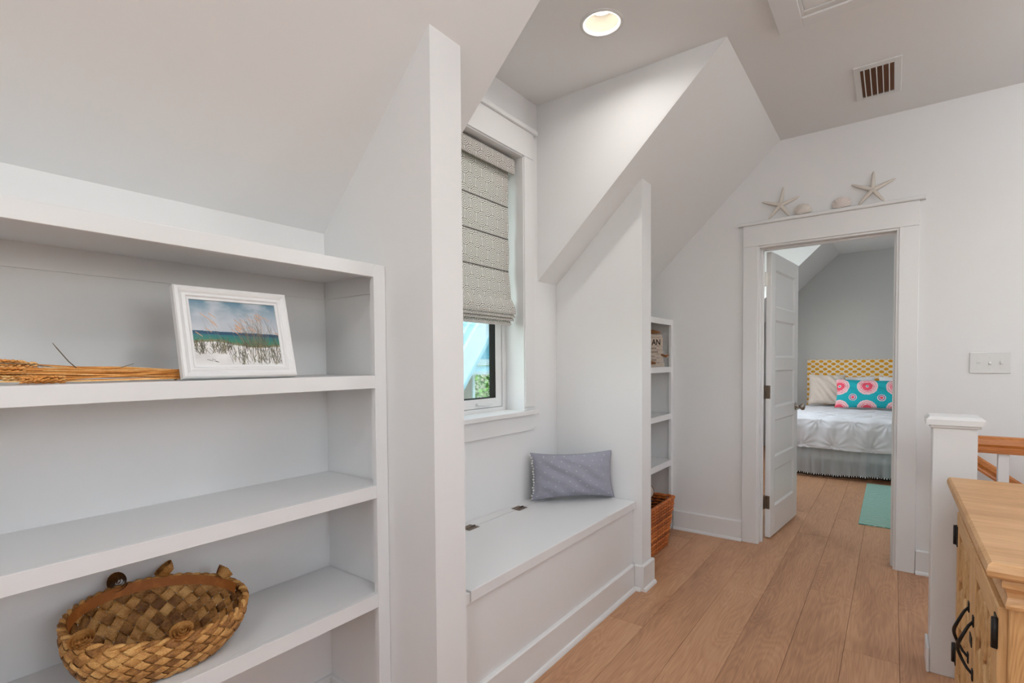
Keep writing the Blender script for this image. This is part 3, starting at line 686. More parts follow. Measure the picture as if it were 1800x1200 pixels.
# ------------------------------------------------------------------ pillows
def pillow_mesh(w, h, t, pinch=.05, n=40, wr=.004, seed=1, ear=.0):
    r = np.random.default_rng(seed); ks = [(r.uniform(4, 11), r.uniform(4, 11), r.uniform(0, 6), r.uniform(.3, 1)) for _ in range(6)]
    mb = MB()
    for sgn in (1, -1):
        def fn(i, j):
            u = 2*i-1; v = 2*j-1
            x = u*w/2*(1-pinch*(1-v*v)*abs(u)**3); z = v*h/2*(1-pinch*1.6*(1-u*u)*abs(v)**3)
            e = max(0, (1-abs(u)**2.6))**.55*max(0, (1-abs(v)**2.6))**.55
            wv = sum(a*math.sin(p*u*1.7+q*v*1.3+f) for p, q, f, a in ks)*wr*e
            cr = wr*1.6*math.sin(14*math.atan2(abs(v)-1.05, abs(u)-1.05))*max(0, abs(u*v)-.25)*e**.5
            return (x, -sgn*(t/2*e+.0015)+wv*(1 if sgn > 0 else .5)+cr, z+h/2)
        mb.grid(fn, n, n, flip=sgn < 0)
    return mb
# grey dotted cushion standing in the corner of the bench
def face_frame(o, xdir, up, loc):
    """orient an empty so local x = xdir, local z = up (orthogonalised)"""
    x = Vector(xdir).normalized(); z = Vector(up); z = (z-x*z.dot(x)).normalized(); y = z.cross(x)
    o.matrix_world = Matrix(((x.x, y.x, z.x, loc[0]), (x.y, y.y, z.y, loc[1]), (x.z, y.z, z.z, loc[2]), (0, 0, 0, 1)))
cu = empty('throw_cushion', (0, 0, 0), 'small grey cushion with white dots on the window bench', 'cushion')
face_frame(cu, (.693, .721, 0.0), (-.08, .08, 1), (-1.440, 2.505, .503))
build('cover', pillow_mesh(.485, .268, .150, .085, 48, .0035, 3), M['dots'], cu, local=True, origin='none')
m = MB()
for k in range(17):
    t = k/16; m.ball((-.2365-.003*math.sin(k*2.1)+.012*(1-(2*t-1)**2), .004*math.sin(k*1.7), .012+.240*t), .0062, 7, 5)
tag(build('pompom_trim', m, M['pom_white'], cu, local=True, origin='none'), 'white pompom edging', kind='stuff')

# ------------------------------------------------------------------ framed beach picture on the shelf
pf = empty('picture_frame', (0, 0, 0), 'white picture frame with a beach dune photograph leaning on the bookcase shelf', 'picture frame')
bl = Vector((-1.348, .506, 1.2400)); br = Vector((-1.331, .784, 1.2400))
face_frame(pf, br-bl, (-.2667, .0164, .9636), (bl+br)/2)
FW, FH = (br-bl).length, .237
def frame_prof(mb, w, h, prof):
    """mitred frame: prof is list of (inset, depth towards viewer(-y))"""
    n = len(prof); vs = []
    for (ins, d) in prof:
        for (x, z) in ((-w/2+ins, ins), (w/2-ins, ins), (w/2-ins, h-ins), (-w/2+ins, h-ins)): vs.append((x, -d, z))
    fs = []
    for i in range(n-1):
        for k in range(4): fs.append((i*4+k, i*4+(k+1) % 4, (i+1)*4+(k+1) % 4, (i+1)*4+k))
    mb.add(vs, fs); return mb
m = frame_prof(MB(), FW, FH, [(0, -.016), (0, .004), (.003, .008), (.009, .009), (.014, .0065), (.018, .0035), (.021, .005), (.025, .005), (.028, .001), (.033, .0005), (.0335, -.004), (.033, -.016), (0, -.016)])
build('frame', m, M['trim'], pf, local=True, origin='none')
pw, ph = FW-.066, FH-.066
NX, NZ = 300, 210
img = np.zeros((NZ, NX, 3))
yy = np.linspace(1, 0, NZ)[:, None]; xx = np.linspace(0, 1, NX)[None, :]
def C(r, g, b): return np.array(srgb(r, g, b)[:3])
def lerp(a, b, t): return a+(b-a)*t
for j in range(NZ):
    v = 1-j/(NZ-1)              # 1 top
    for_sky = max(0, (v-.53)/.47)
    s = lerp(C(186, 192, 200), C(88, 130, 150), for_sky**1.6)
    img[j, :, :] = s
def fbm(nx, nz, sx, sz, seed):
    r = np.random.default_rng(seed); out = np.zeros((nz, nx)); amp = 1; tot = 0
    for o in range(4):
        gx, gz = int(sx*2**o)+2, int(sz*2**o)+2; g = r.random((gz, gx))
        X = np.linspace(0, gx-1.001, nx); Z = np.linspace(0, gz-1.001, nz); x0 = X.astype(int); z0 = Z.astype(int); fx = X-x0; fz = (Z-z0)[:, None]
        a = g[z0][:, x0]*(1-fx)+g[z0][:, x0+1]*fx; b = g[z0+1][:, x0]*(1-fx)+g[z0+1][:, x0+1]*fx
        out += amp*(a*(1-fz)+b*fz); tot += amp; amp *= .55
    return out/tot
cl = fbm(NX, NZ, 3, 4, 1)
for j in range(NZ):
    v = 1-j/(NZ-1)
    if v > .53: img[j] = lerp(img[j], C(206, 208, 212), (np.clip((cl[j]-.48)*3, 0, .6))[:, None])
dn = fbm(NX, NZ, 6, 6, 2); hz = .53-.03*np.linspace(0, 1, NX)
dune = .35-.05*np.linspace(0, 1, NX)+.03*np.sin(np.linspace(0, 7, NX))+.03*(dn[0]-.5)
for j in range(NZ):
    v = 1-j/(NZ-1)
    sea = (v < hz) & (v >= dune)
    t = np.clip((hz-v)/.16, 0, 1)[:, None]
    seac = np.where(t < .3, C(22, 74, 104), lerp(C(28, 110, 120), C(60, 128, 104), np.clip((t-.3)/.6, 0, 1)))
    img[j][sea] = seac[sea]
    sand = v < dune
    img[j][sand] = (np.clip(.72+.35*dn[j], 0, 1)[:, None]*C(238, 236, 234))[sand]
    edge = (v < dune+.03) & (v > dune-.01)
    img[j][edge] = lerp(img[j], C(128, 120, 84), .7)[edge]
def stroke(x, y, x2, y2, bend, col, a=.8, wd=1):
    n = 150
    for k in range(n+1):
        t = k/n; px = (x+(x2-x)*t+bend*t*t)*NX; py = (1-(y+(y2-y)*t-abs(bend)*.5*t*t))*NZ
        i0, j0 = int(math.floor(px)), int(py); fx_ = px-i0
        for dx in range(wd+1):
            wgt = (1-fx_) if dx == 0 else (fx_ if dx == wd else 1)
            if 0 <= i0+dx < NX and 0 <= j0 < NZ: img[j0, i0+dx] = lerp(img[j0, i0+dx], col, a*.55*wgt)
pr_ = random.Random(5)
for k in range(420):       # low dune grass clumps
    cx = pr_.choice([.05, .1, .22, .28, .33, .42, .5, .62, .7, .74, .78, .83, .9, .55, .95])+pr_.gauss(0, .03); y = pr_.uniform(.0, .30) if cx > .4 else pr_.uniform(.16, .30)
    hgt = pr_.uniform(.05, .16)
    stroke(cx, y, cx+pr_.gauss(0, .03), y+hgt, 0, C(*pr_.choice([(72, 68, 52), (96, 92, 62), (58, 56, 46), (120, 112, 80)])), .75, 1)
for k in range(110):       # tall sea oats
    cx = pr_.choice([.62, .66, .7, .74, .78, .6, .82, .95, .97])+pr_.gauss(0, .03); y = pr_.uniform(.26, .38); hgt = pr_.uniform(.22, .52)
    stroke(cx, y, cx+pr_.gauss(-.02, .05), y+hgt, pr_.gauss(-.03, .05), C(*pr_.choice([(120, 104, 78), (96, 86, 66), (140, 118, 88), (70, 66, 54)])), .6, 1)
for k in range(26):        # drooping seed heads
    cx, y = pr_.choice([(.12, .74), (.2, .72), (.5, .74), (.55, .7), (.62, .66), (.7, .72), (.45, .58), (.06, .55), (.92, .6), (.76, .8)]); cx += pr_.gauss(0, .03); y += pr_.gauss(0, .04)
    for q in range(6): stroke(cx+.008*q, y-.008*q, cx+.03+.008*q, y-.03-.008*q, 0, C(206, 158, 120), .55, 2)
    stroke(cx, y, cx+pr_.uniform(.06, .14), y-.3, 0, C(150, 126, 96), .45)
for dx, dy in ((0, 0), (.03, -.012), (.055, .006), (.075, -.02), (.09, -.03)): stroke(.12+dx, .09+dy, .155+dx, .10+dy-.02, 0, C(52, 48, 46), .9, 2)
m = MB(); m.grid(lambda i, j: (-pw/2+pw*i, .003, .033+ph*j), NX-1, NZ-1, smooth=False)
pic = build('beach_print', m, M['print'], pf, local=True, origin='none', fix=False)
att = pic.data.color_attributes.new('Col', 'FLOAT_COLOR', 'POINT')
arr = np.ones((NX, NZ, 4)); arr[:, :, :3] = np.transpose(img[::-1], (1, 0, 2)); att.data.foreach_set('color', arr.reshape(-1))
m = MB(); m.box(-FW/2+.01, FW/2-.01, .010, .016, .01, FH-.01); build('backing', m, M['driftwood'], pf, local=True, origin='none')
m = MB(); m.prism([(.016, .19), (.020, .19), (.090, .0275), (.086, .0262)], 'x', -.03, .03); build('easel_stand', m, M['driftwood'], pf, local=True, origin='none')

# ------------------------------------------------------------------ dried wheat bundle on the same shelf
wb_ = empty('wheat_bundle', (-1.43, .33, 1.2355), 'bundle of dried orange wheat stalks lying on the shelf beside the picture', 'dried wheat')
zb = 1.2365
wr = random.Random(3)
tie = Vector((-1.405, .508, zb+.013))
def ear(p, d, L):
    """wheat ear starting at p in direction d with kernels in rows"""
    d = Vector(d).normalized(); s = d.cross(Vector((0, 0, 1))).normalized(); u = s.cross(d); mb = MB()
    n = 9
    for k in range(n):
        t = k/n
        for r_ in range(4):
            a = PI/2*r_+(.4 if k % 2 else 0)
            o = (s*math.cos(a)+u*math.sin(a)); c = Vector(p)+d*(t*L)+o*.0052*(1-.35*t)
            e = (d*.9+o*.45).normalized(); q = e.cross(Vector((.3, .2, 1))).normalized(); w_ = e.cross(q); ln, rd = .0085, .0034
            vs = [c-e*ln*.7]+[c+(q*math.cos(b)+w_*math.sin(b))*rd for b in (0, 2.09, 4.19)]+[c+e*ln]
            mb.add(vs, [(0, 2, 1), (0, 3, 2), (0, 1, 3), (4, 1, 2), (4, 2, 3), (4, 3, 1)], True)
    return mb
ears = []
for k in range(14):
    y_end = wr.uniform(.12, .27) if k > 2 else (.300, .262, .285)[k]
    zz_ = zb+.006+wr.uniform(0, .034)*(1 if k > 2 else .2); x_ = -1.41-wr.uniform(0, .06)
    if k <= 2: x_ = (-1.395, -1.43, -1.40)[k]
    ears.append((x_, y_end, zz_))
    d = Vector((wr.gauss(0, .1), -1, wr.gauss(0, .06)))
    build('wheat_ear', ear((x_, y_end, zz_), d, .055), M['wheat'], wb_)
for k in range(46):
    if k < 14: e = ears[k]
    else: e = (-1.41-wr.uniform(0, .055), wr.uniform(.14, .33), zb+.003+wr.uniform(0, .030))
    b = tie+Vector((wr.uniform(-.018, .018), wr.uniform(.0, .012), wr.uniform(-.010, .012)))
    mid = Vector(((e[0]+b.x)/2+wr.uniform(-.008, .008), (e[1]+b.y)/2, (e[2]+b.z)/2+wr.uniform(-.003, .006)))
    m = MB(); m.tube([e, mid, b, b+Vector((wr.uniform(-.01, .01), .022, 0))], .0013+wr.random()*.0007, 5); build('stalk', m, M['wheat'], wb_)
for pts in ([(-1.43, .335, zb+.024), (-1.425, .315, zb+.045), (-1.42, .296, zb+.072), (-1.418, .288, zb+.084)], [(-1.43, .388, zb+.022), (-1.425, .405, zb+.030), (-1.42, .432, zb+.040)], [(-1.44, .15, zb+.046), (-1.44, .25, zb+.040), (-1.44, .34, zb+.026)]):
    m = MB(); m.tube(pts, [.0014]+[.0011]*(len(pts)-2)+[.0006], 5); build('loose_stem', m, M['wheat_grey'], wb_)
m = MB(); m.tube([(tie.x+.020*math.cos(a), tie.y+.004, tie.z-.001+.0115*math.sin(a)) for a in np.linspace(0, 2*PI, 20)[:-1]], .0013, 5, closed=True); build('twine', m, M['wheat'], wb_)

# ------------------------------------------------------------------ palm leaf basket
bs = empty('palm_basket', (-1.475, .49, .532), 'oval woven palm leaf basket with rolled rosettes on its rim', 'basket')
BC = np.array([-1.488, .497, .655])
def rimp(ph): return BC+np.array([-.132*math.sin(ph)+.02*math.cos(ph), .190*math.cos(ph), .034*math.sin(ph)-.010*math.cos(ph)])
BB = np.array([-1.462, .480, .535])
def basep(ph): return BB+np.array([-.092*math.sin(ph)+.012*math.cos(ph), .135*math.cos(ph), 0])
def bsurf(ph, t):
    a, b = basep(ph), rimp(ph); bul = math.sin(PI*min(1, t)*.95)*.018
    n = np.array([-math.sin(ph), math.cos(ph), 0]); p = a*(1-t)+b*t+n*bul; return p, n
NS = 30; TW = 1.0
dphi = 2*PI/NS
for fam in (1, -1):
    for k in range(NS):
        mb = MB(); ph0 = k*dphi; vs = []; nst = 52
        for i in range(nst+1):
            t = i/nst; ph = ph0+fam*TW*t*.9; half = dphi*.5*.90
            p0, n0 = bsurf(ph, t)
            # crossings happen every dphi of relative motion
            rel = (2*TW*.9*t+(0 if fam > 0 else 0))/dphi
            for s in (-1, -.5, 0, .5, 1):
                q, nn = bsurf(ph+half*s, t); ov = max(-1, min(1, 1.7*math.cos(PI*(rel+fam*.45*s))))*fam
                vs.append(q+nn*(.0034*ov+.0016*(1-s*s)))
        fs = [(i*5+j, i*5+j+1, (i+1)*5+j+1, (i+1)*5+j) for i in range(nst) for j in range(4)]
        mb.add(vs, fs, False); build('woven_strip', mb, M['palm'], bs, fix=False)
m = MB(); m.add([basep(a) for a in np.linspace(0, 2*PI, 36)[:-1]]+[BB], [(i, (i+1) % 35, 35) for i in range(35)]); build('base', m, M['palm'], bs)
m = MB()
def band(i, j):
    ph = .1+2.95*i; p = rimp(ph); n = np.array([-math.sin(ph), math.cos(ph), 0]); return p-n*(.009+.004*(1-j))+np.array([0, 0, -.020+.026*j])
m.grid(band, 50, 2); build('inner_band', m, M['palm_in'], bs, fix=False)
for ph_off, ns in ((0, 26), (PI, 26)):
    m = MB(); pts = []
    for a in np.linspace(0, 2*PI, 209)[:-1]:
        n = np.array([-math.sin(a), math.cos(a), 0]); w_ = ns*a+ph_off
        pts.append(rimp(a)+n*.004*math.cos(w_)+np.array([0, 0, .004*math.sin(w_)]))
    m.tube(pts, .0056, 6, closed=True); build('rim_braid', m, M['palm'], bs)
def rosette(c, nrm, R):
    nrm = Vector(nrm).normalized(); a = nrm.orthogonal().normalized(); b = nrm.cross(a); mb = MB(); vs = []; N = 64
    for i in range(N+1):
        t = i/N; an = t*2*PI*3.8; r = R*(.04+.96*t); wv = 1+.06*math.sin(an*2.3)
        dirv = a*math.cos(an)+b*math.sin(an)
        lo = Vector(c)+dirv*r*(.72-.15*t)*wv-nrm*(.010+.008*t); hi = Vector(c)+dirv*r*wv+nrm*(.011-.006*t)
        vs += [lo, lo*.45+hi*.55+dirv*.001, hi]
    fs = [(i*3+j, i*3+j+1, (i+1)*3+j+1, (i+1)*3+j) for i in range(N) for j in range(2)]
    mb.add(vs, fs, True); return mb
for ph, up, nr in ((1.86, .018, (.80, -.35, .50)), (1.30, .026, (-.1, -.55, .8)), (.44, .022, (.1, .75, .65)), (3.62, .012, (.55, -.3, .8)), (4.70, .016, (.5, -.2, .9))):
    c = rimp(ph)+np.array([0, 0, up]); build('rosette', rosette(c, nr, .027), M['palm'], bs, fix=False)

# ------------------------------------------------------------------ seagrass basket on the floor below the small bookcase
wk = empty('wicker_basket', (-1.40, 3.26, 0), 'tall orange seagrass basket standing on the floor in the small bookcase', 'basket')
def rect_loop(z, n=72, grow=0.0):
    t = z/.335; xf, xb_ = -1.255+.040*t, -1.56-.02*t; y0, y1 = 3.03-.02*t, 3.465+.028*t; out = []
    xf += grow; xb_ -= grow; y0 -= grow; y1 += grow
    P = [(xf, y0), (xf, y1), (xb_, y1), (xb_, y0)]; seg = [(P[i], P[(i+1) % 4]) for i in range(4)]; tot = sum(math.dist(a, b) for a, b in seg)
    for k in range(n):
        d = tot*k/n
        for a, b in seg:
            L = math.dist(a, b)
            if d <= L: out.append((a[0]+(b[0]-a[0])*d/L, a[1]+(b[1]-a[1])*d/L, z)); break
            d -= L
    return out
m = MB(); vs = rect_loop(.004)+rect_loop(.322); m.add(vs, [(i, (i+1) % 72, 72+(i+1) % 72, 72+i) for i in range(72)]+[tuple(range(72))[::-1]]); build('liner', m, M['stick'], wk)
for r_ in range(15):
    z = .012+r_*.0218; pts = rect_loop(z, 120, .004+.0015*(r_ % 2)); rad = [.0098+.0026*math.sin(k*PI/1.5+r_*PI/2) for k in range(120)]
    pts = [(p[0], p[1], p[2]+.0022*math.sin(k*PI/2.5+r_)) for k, p in enumerate(pts)]
    m = MB(); m.tube(pts, rad, 6, closed=True); build('woven_row', m, M['wicker'], wk)
m = MB(); m.tube([(p[0], p[1], p[2]+.003*math.sin(i*PI/2)) for i, p in enumerate(rect_loop(.336, 120, .004))], [.0125+.002*math.sin(i*PI/1.6) for i in range(120)], 8, closed=True); build('rim', m, M['wicker'], wk)
sr = random.Random(9)
for k in range(14):
    m = MB(); y = 3.06+.0215*k; m.tube([(-1.29-sr.uniform(0, .03), y, .315+sr.uniform(0, .02)), (-1.41, y+.015, .335+sr.uniform(0, .015)), (-1.54, y+.02, .325+sr.uniform(0, .02))], .006+sr.random()*.004, 6)
    tag(build('stick', m, M['stick'], None), 'dark reddish brown stick lying in the seagrass basket', 'stick', 'sticks in the seagrass basket')
dk = empty('round_disc', (-1.37, 3.30, .335), 'round pale disc with dark beaded edge propped in the seagrass basket', 'disc')
face_frame(dk, (.62, .78, 0), (-.35, .1, 1), (-1.365, 3.420, .318))
m = MB(); m.lathe([(0, -.006), (.046, -.006), (.047, .006), (0, .006)], (0, 0, .050), 'y', 36); build('face', m, M['disc'], dk, local=True, origin='none')
m = MB()
for k in range(30):
    a = 2*PI*k/30; m.ball((.0495*math.cos(a), 0, .050+.0495*math.sin(a)), .0055, 6, 4)
tag(build('beaded_edge', m, M['stick'], dk, local=True, origin='none'), kind='stuff')

# ------------------------------------------------------------------ driftwood sign in the small bookcase
sg = empty('driftwood_sign', (0, 0, 0), 'whitewashed driftwood plank sign with dark lettering in the small bookcase', 'sign')
face_frame(sg, (.86, .51, 0), (0, 0, 1), (-1.366, 3.752, 1.2355))
def sgb(name, m, mat): return build(name, m, M[mat], sg, local=True, origin='none')
rows = [(.000, .030, .00), (.032, .066, -.01), (.068, .094, .028), (.096, .124, -.01), (.126, .154, -.015), (.156, .218, -.012), (.220, .242, -.02)]
for (a, b, ex) in rows:
    m = MB(); m.box(-.285-ex*.3, -.006+ex, 0, .014, a, b, .003); sgb('board', m, 'sign')
for bx_ in (-.25, -.06):
    m = MB(); m.box(bx_, bx_+.02, .0135, .022, 0, .24); sgb('back_strip', m, 'driftwood')
m = MB(); m.tube([(-.28, .004, .254), (-.16, .002, .264), (-.09, .0, .262), (-.035, .004, .258)], [.010, .013, .016, .006], 8); sgb('driftwood_branch', m, 'driftwood')
m = MB(); m.tube([(-.16, -.006, .030), (-.12, -.009, .034), (-.072, -.006, .029)], [.010, .015, .008], 8); sgb('driftwood_knot', m, 'driftwood')
m = MB(); m.tube([(-.03, -.002, .092), (.002, -.010, .078), (.024, -.008, .090)], [.006, .010, .005], 8); sgb('driftwood_twig', m, 'driftwood')
def text(name, s, size, loc, mat, parent, ext=.0008):
    cu_ = bpy.data.curves.new(name, 'FONT'); cu_.body = s; cu_.size = size; cu_.extrude = ext; cu_.align_x = 'RIGHT'; cu_.offset = .0012
    t = bpy.data.objects.new(name, cu_); COL.objects.link(t); bpy.context.view_layer.update()
    dg = bpy.context.evaluated_depsgraph_get(); me = bpy.data.meshes.new_from_object(t.evaluated_get(dg)); bpy.data.objects.remove(t)
    o = bpy.data.objects.new(name, me); COL.objects.link(o); me.materials.clear(); me.materials.append(mat)
    o.parent = parent; o.rotation_euler = (PI/2, 0, 0); o.location = loc; return o
text('lettering', 'AN', .060, (-.034, -.0008, .164), M['ink'], sg).scale = (.74, 1, 1)
m = MB(); lr = random.Random(2)
for z0, n, h in ((.134, 17, .010), (.106, 17, .011), (.076, 14, .006), (.046, 15, .011)):
    for k in range(n):
        if lr.random() < .85: x = -.24+k*.0118; m.box(x, x+.008, -.0008, 0, z0, z0+h)
tag(sgb('small_print', m, 'ink_soft'), kind='stuff')

# ------------------------------------------------------------------ starfish and shells on the door head
def starfish(label, ctr, tips, ybase):
    root = bpy.data.objects
    mb = MB(); n = len(tips); z0 = min(t[1] for t in tips)
    def Y(z): return ybase+.018*(z-z0)/.2
    seg = 9; C0 = Vector((ctr[0], Y(ctr[1])-.008, ctr[1]))
    for (tx, tz) in tips:
        T = Vector((tx, Y(tz), tz)); d = T-C0; side = Vector((d.z, 0, -d.x)).normalized(); prev = None; vs = []
        L = d.length
        for i in range(seg+1):
            t = i/seg; p = C0+d*t; w = .0095*(1-t)**.65+.0042 if t < 1 else .002; h = .008*(1-t)+.0035
            for a in (0, .6, 1.2, PI/2+.37, PI-.6, PI): vs.append(p+side*w*math.cos(a)+Vector((0, -h*math.sin(a), 0)))
            vs.append(p+Vector((0, .002, 0)))
        fs = [(i*7+k, i*7+(k+1) % 7, (i+1)*7+(k+1) % 7, (i+1)*7+k) for i in range(seg) for k in range(7)]+[tuple(range(7)), tuple(seg*7+k for k in range(7))[::-1]]
        mb.add(vs, fs, True)
    mb.ball((C0.x, C0.y-.001, C0.z), .014, 12, 6, (1, .7, 1))
    return tag(build('starfish', mb, M['star'], None), label, 'starfish', 'shells and starfish on the door head')
starfish('white starfish standing beside the plain shell on the door casing, nearest the sloped ceiling', (-.615, 2.31), [(-.728, 2.355), (-.600, 2.43), (-.506, 2.348), (-.559, 2.229), (-.687, 2.229)], 3.836)
starfish('white starfish standing beside the pinkish shell on the door casing, below the ceiling vent', (-.112, 2.308), [(-.221, 2.363), (-.108, 2.422), (-.001, 2.354), (-.055, 2.229), (-.183, 2.229)], 3.836)
def shell(label, x0, x1, z0, z1, lean, mat):
    mb = MB(); cx = (x0+x1)/2; R = (x1-x0)/2; H = z1-z0; hx, hz = cx-lean*.012, z0+.002; nr = 17
    def fn(i, j):
        a = math.radians(200-220*i); r = j
        rib = .5+.5*math.cos(i*2*PI*nr)
        ex = (1+.03*rib)
        ox, oz = math.cos(a)*R*1.02*ex, math.sin(a)*H*.62*ex
        x = hx+(cx+ox-hx)*r; z = hz+(z0+H*.40+oz-hz)*r
        y = 3.852-.020*math.sin(PI*min(1, r*.85+.12))*(.55+.45*math.sin(PI*i))-.0022*rib*r
        return (x, y, max(z, z0))
    mb.grid(fn, 102, 14)
    mb.grid(lambda i, j: tuple(np.array(fn(i, j))*[1, 0, 1]+np.array([0, 3.856, 0])), 34, 6, flip=True)
    return tag(build('seashell', mb, mat, None, fix=False), label, 'seashell', 'shells and starfish on the door head')
M['shell_pink'] = base_mat('pinkish_shell_skin', srgb(226, 216, 210), .6, .3, bump=.3, bscale=200, var=.06, vscale=30)
shell('plain white ribbed scallop shell beside the starfish nearest the sloped ceiling', -.536, -.437, 2.2265, 2.297, .8, M['shell'])
shell('pinkish ribbed scallop shell beside the starfish below the ceiling vent', -.321, -.223, 2.2265, 2.298, .6, M['shell_pink'])

# ------------------------------------------------------------------ switch plate
sp = empty('light_switch', (.429, YE0, 1.193), 'white three-gang light switch plate on the end wall', 'light switch')
m = MB(); m.box(.344, .515, YE0-.006, YE0, 1.193, 1.311, .003); build('plate', m, M['white'], sp)
for i, x in enumerate((.383, .430, .477)):
    m = MB()
    if i == 0:
        m.box(x-.008, x+.008, YE0-.0068, YE0-.005, 1.246, 1.262, .0006); m.box(x-.005, x+.007, YE0-.011, YE0-.006, 1.252, 1.257, .001); m.box(x-.009, x-.006, YE0-.010, YE0-.006, 1.246, 1.262, .001)
    else:
        m.box(x-.006, x+.006, YE0-.0068, YE0-.005, 1.239, 1.265, .0005); m.prism([(YE0-.006, 1.246), (YE0-.014, 1.243), (YE0-.016, 1.248), (YE0-.007, 1.258)], 'x', x-.0042, x+.0042)
    build('toggle', m, M['white'], sp)
    m = MB()
    for dz in (-.030, .030): m.ball((x, YE0-.006, 1.252+dz), .003, 8, 4, (1, .5, 1))
    build('screw', m, M['steel'], sp)

# ------------------------------------------------------------------ recessed lamp, attic hatch, ceiling vent
rl = empty('recessed_light', (LX, LY, ZC), 'round recessed ceiling lamp glowing warm in the dormer ceiling', 'ceiling light')
m = MB(); m.lathe([(.073, .001), (.074, -.004), (.090, -.005), (.094, -.003), (.095, 0)], (LX, LY, ZC), 'z', 48)
m.f = [f for f in m.f if len(f) == 4]; m.sm = [True]*len(m.f); build('trim_ring', m, M['white'], rl, fix=False)
m = MB(); m.lathe([(.0735, 0), (.072, .02), (.058, .062), (.048, .064)], (LX, LY, ZC), 'z', 48); m.f = [f for f in m.f if len(f) == 4]; m.sm = [True]*len(m.f); build('reflector', m, M['reflector'], rl, fix=False)
m = MB(); m.lathe([(0, .060), (.030, .061), (.046, .064), (.046, .070), (0, .070)], (LX, LY, ZC), 'z', 36); build('lens', m, M['lamp'], rl)
def downlight(x, y, power, parent=None):
    l = bpy.data.lights.new('downlight_lamp', 'AREA'); l.shape = 'DISK'; l.size = .085; l.energy = power; l.color = (1.0, .965, .92); l.spread = math.radians(172)
    o = bpy.data.objects.new('downlight_lamp', l); COL.objects.link(o); o.location = (x, y, ZC+.068)
    if parent: o.parent = parent; o.location = (0, 0, .010)
    return o
downlight(LX, LY, 2.5, rl)
def added_globe_light(name, label, x, y, strength, z=2.54, r=.12):  # unseen globe lamps added to brighten hall, stairs and bedroom
    g = empty(name, (x, y, z), label, 'ceiling light')
    m = MB(); m.lathe([(0, ZC), (.06, ZC), (.06, ZC-.02), (.02, ZC-.03), (.018, z+r*.9)], (x, y, 0), 'z', 24); build('canopy', m, M['white'], g)
    mt = mat_emit('added_globe_glow', (.955, .985, 1.0, 1), strength)
    m = MB(); m.ball((x, y, z), r, 28, 16); build('glass_globe', m, mt, g)
for nm, lb, x, y, p in (('added_globe_light', 'added unseen white globe ceiling lamp in the middle of the hall',  .30, .70, 23), ('added_globe_light.001', 'added unseen white globe ceiling lamp behind the viewer', -.15, -.95, 25), ('added_globe_light.002', 'added unseen white globe ceiling lamp above the stairs', 1.20, 2.80, 17), ('added_globe_light.003', 'added unseen white globe ceiling lamp in the bedroom beside the bed', 1.0, 5.0, 20)):
    added_globe_light(nm, lb, x, y, p)
ah = empty('attic_hatch', (-.03, 2.20, ZC), 'white framed attic access hatch in the hall ceiling', 'hatch')
hx0, hx1, hy0, hy1 = -.423, .36, 1.70, 2.595
for a in ((hx0, hx0+.095, hy0, hy1), (hx1-.095, hx1, hy0, hy1), (hx0+.095, hx1-.095, hy0, hy0+.07), (hx0+.095, hx1-.095, hy1-.07, hy1)):
    m = MB(); m.box(a[0], a[1], a[2], a[3], ZC-.020, ZC+.002, .002); build('frame_board', m, M['trim'], ah)
for a in ((hx0+.095, hx0+.107, hy0+.07, hy1-.07), (hx1-.107, hx1-.095, hy0+.07, hy1-.07), (hx0+.107, hx1-.107, hy0+.07, hy0+.10), (hx0+.107, hx1-.107, hy1-.10, hy1-.07)):
    m = MB(); m.box(a[0], a[1], a[2], a[3], ZC-.012, ZC, .001); build('stop_bead', m, M['white'], ah)
m = MB(); m.box(hx0+.109, hx1-.109, hy0+.102, hy1-.102, ZC-.006, ZC-.0005); build('panel', m, M['ceil'], ah)
cv = empty('ceiling_vent', (-.08, 3.34, ZC), 'white ceiling vent grille with brown louvers behind its fins', 'vent')
vx0, vx1, vy0, vy1 = -.181, .018, 3.144, 3.545; ix0, ix1, iy0, iy1 = -.152, -.012, 3.185, 3.515
for a in ((vx0, ix0, vy0, vy1), (ix1, vx1, vy0, vy1), (ix0, ix1, vy0, iy0), (ix0, ix1, iy1, vy1)):
    m = MB(); m.box(a[0], a[1], a[2], a[3], ZC-.008, ZC, .0015); build('frame_side', m, M['white'], cv)
m = MB(); m.box(ix0, ix1, iy0, iy1, ZC-.0008, ZC-.0002); build('vent_shade_sheet', m, M['dark'], cv)  # dark sheet painted as the shade inside the vent, no hole behind it
for k in range(17):
    y = iy0+(iy1-iy0)*(k+.5)/17; m = MB(); m.prism([(y-.007, ZC-.0010), (y-.005, ZC-.0010), (y+.006, ZC-.0042), (y+.004, ZC-.0042)], 'x', ix0, ix1); build('louver', m, M['louver'], cv)
for k in range(5):
    x = ix0+(ix1-ix0)*(k+.62)/5.4; m = MB(); m.box(x-.0022, x+.0022, iy0, iy1, ZC-.0165, ZC-.0045, .0006); build('fin', m, M['white'], cv)

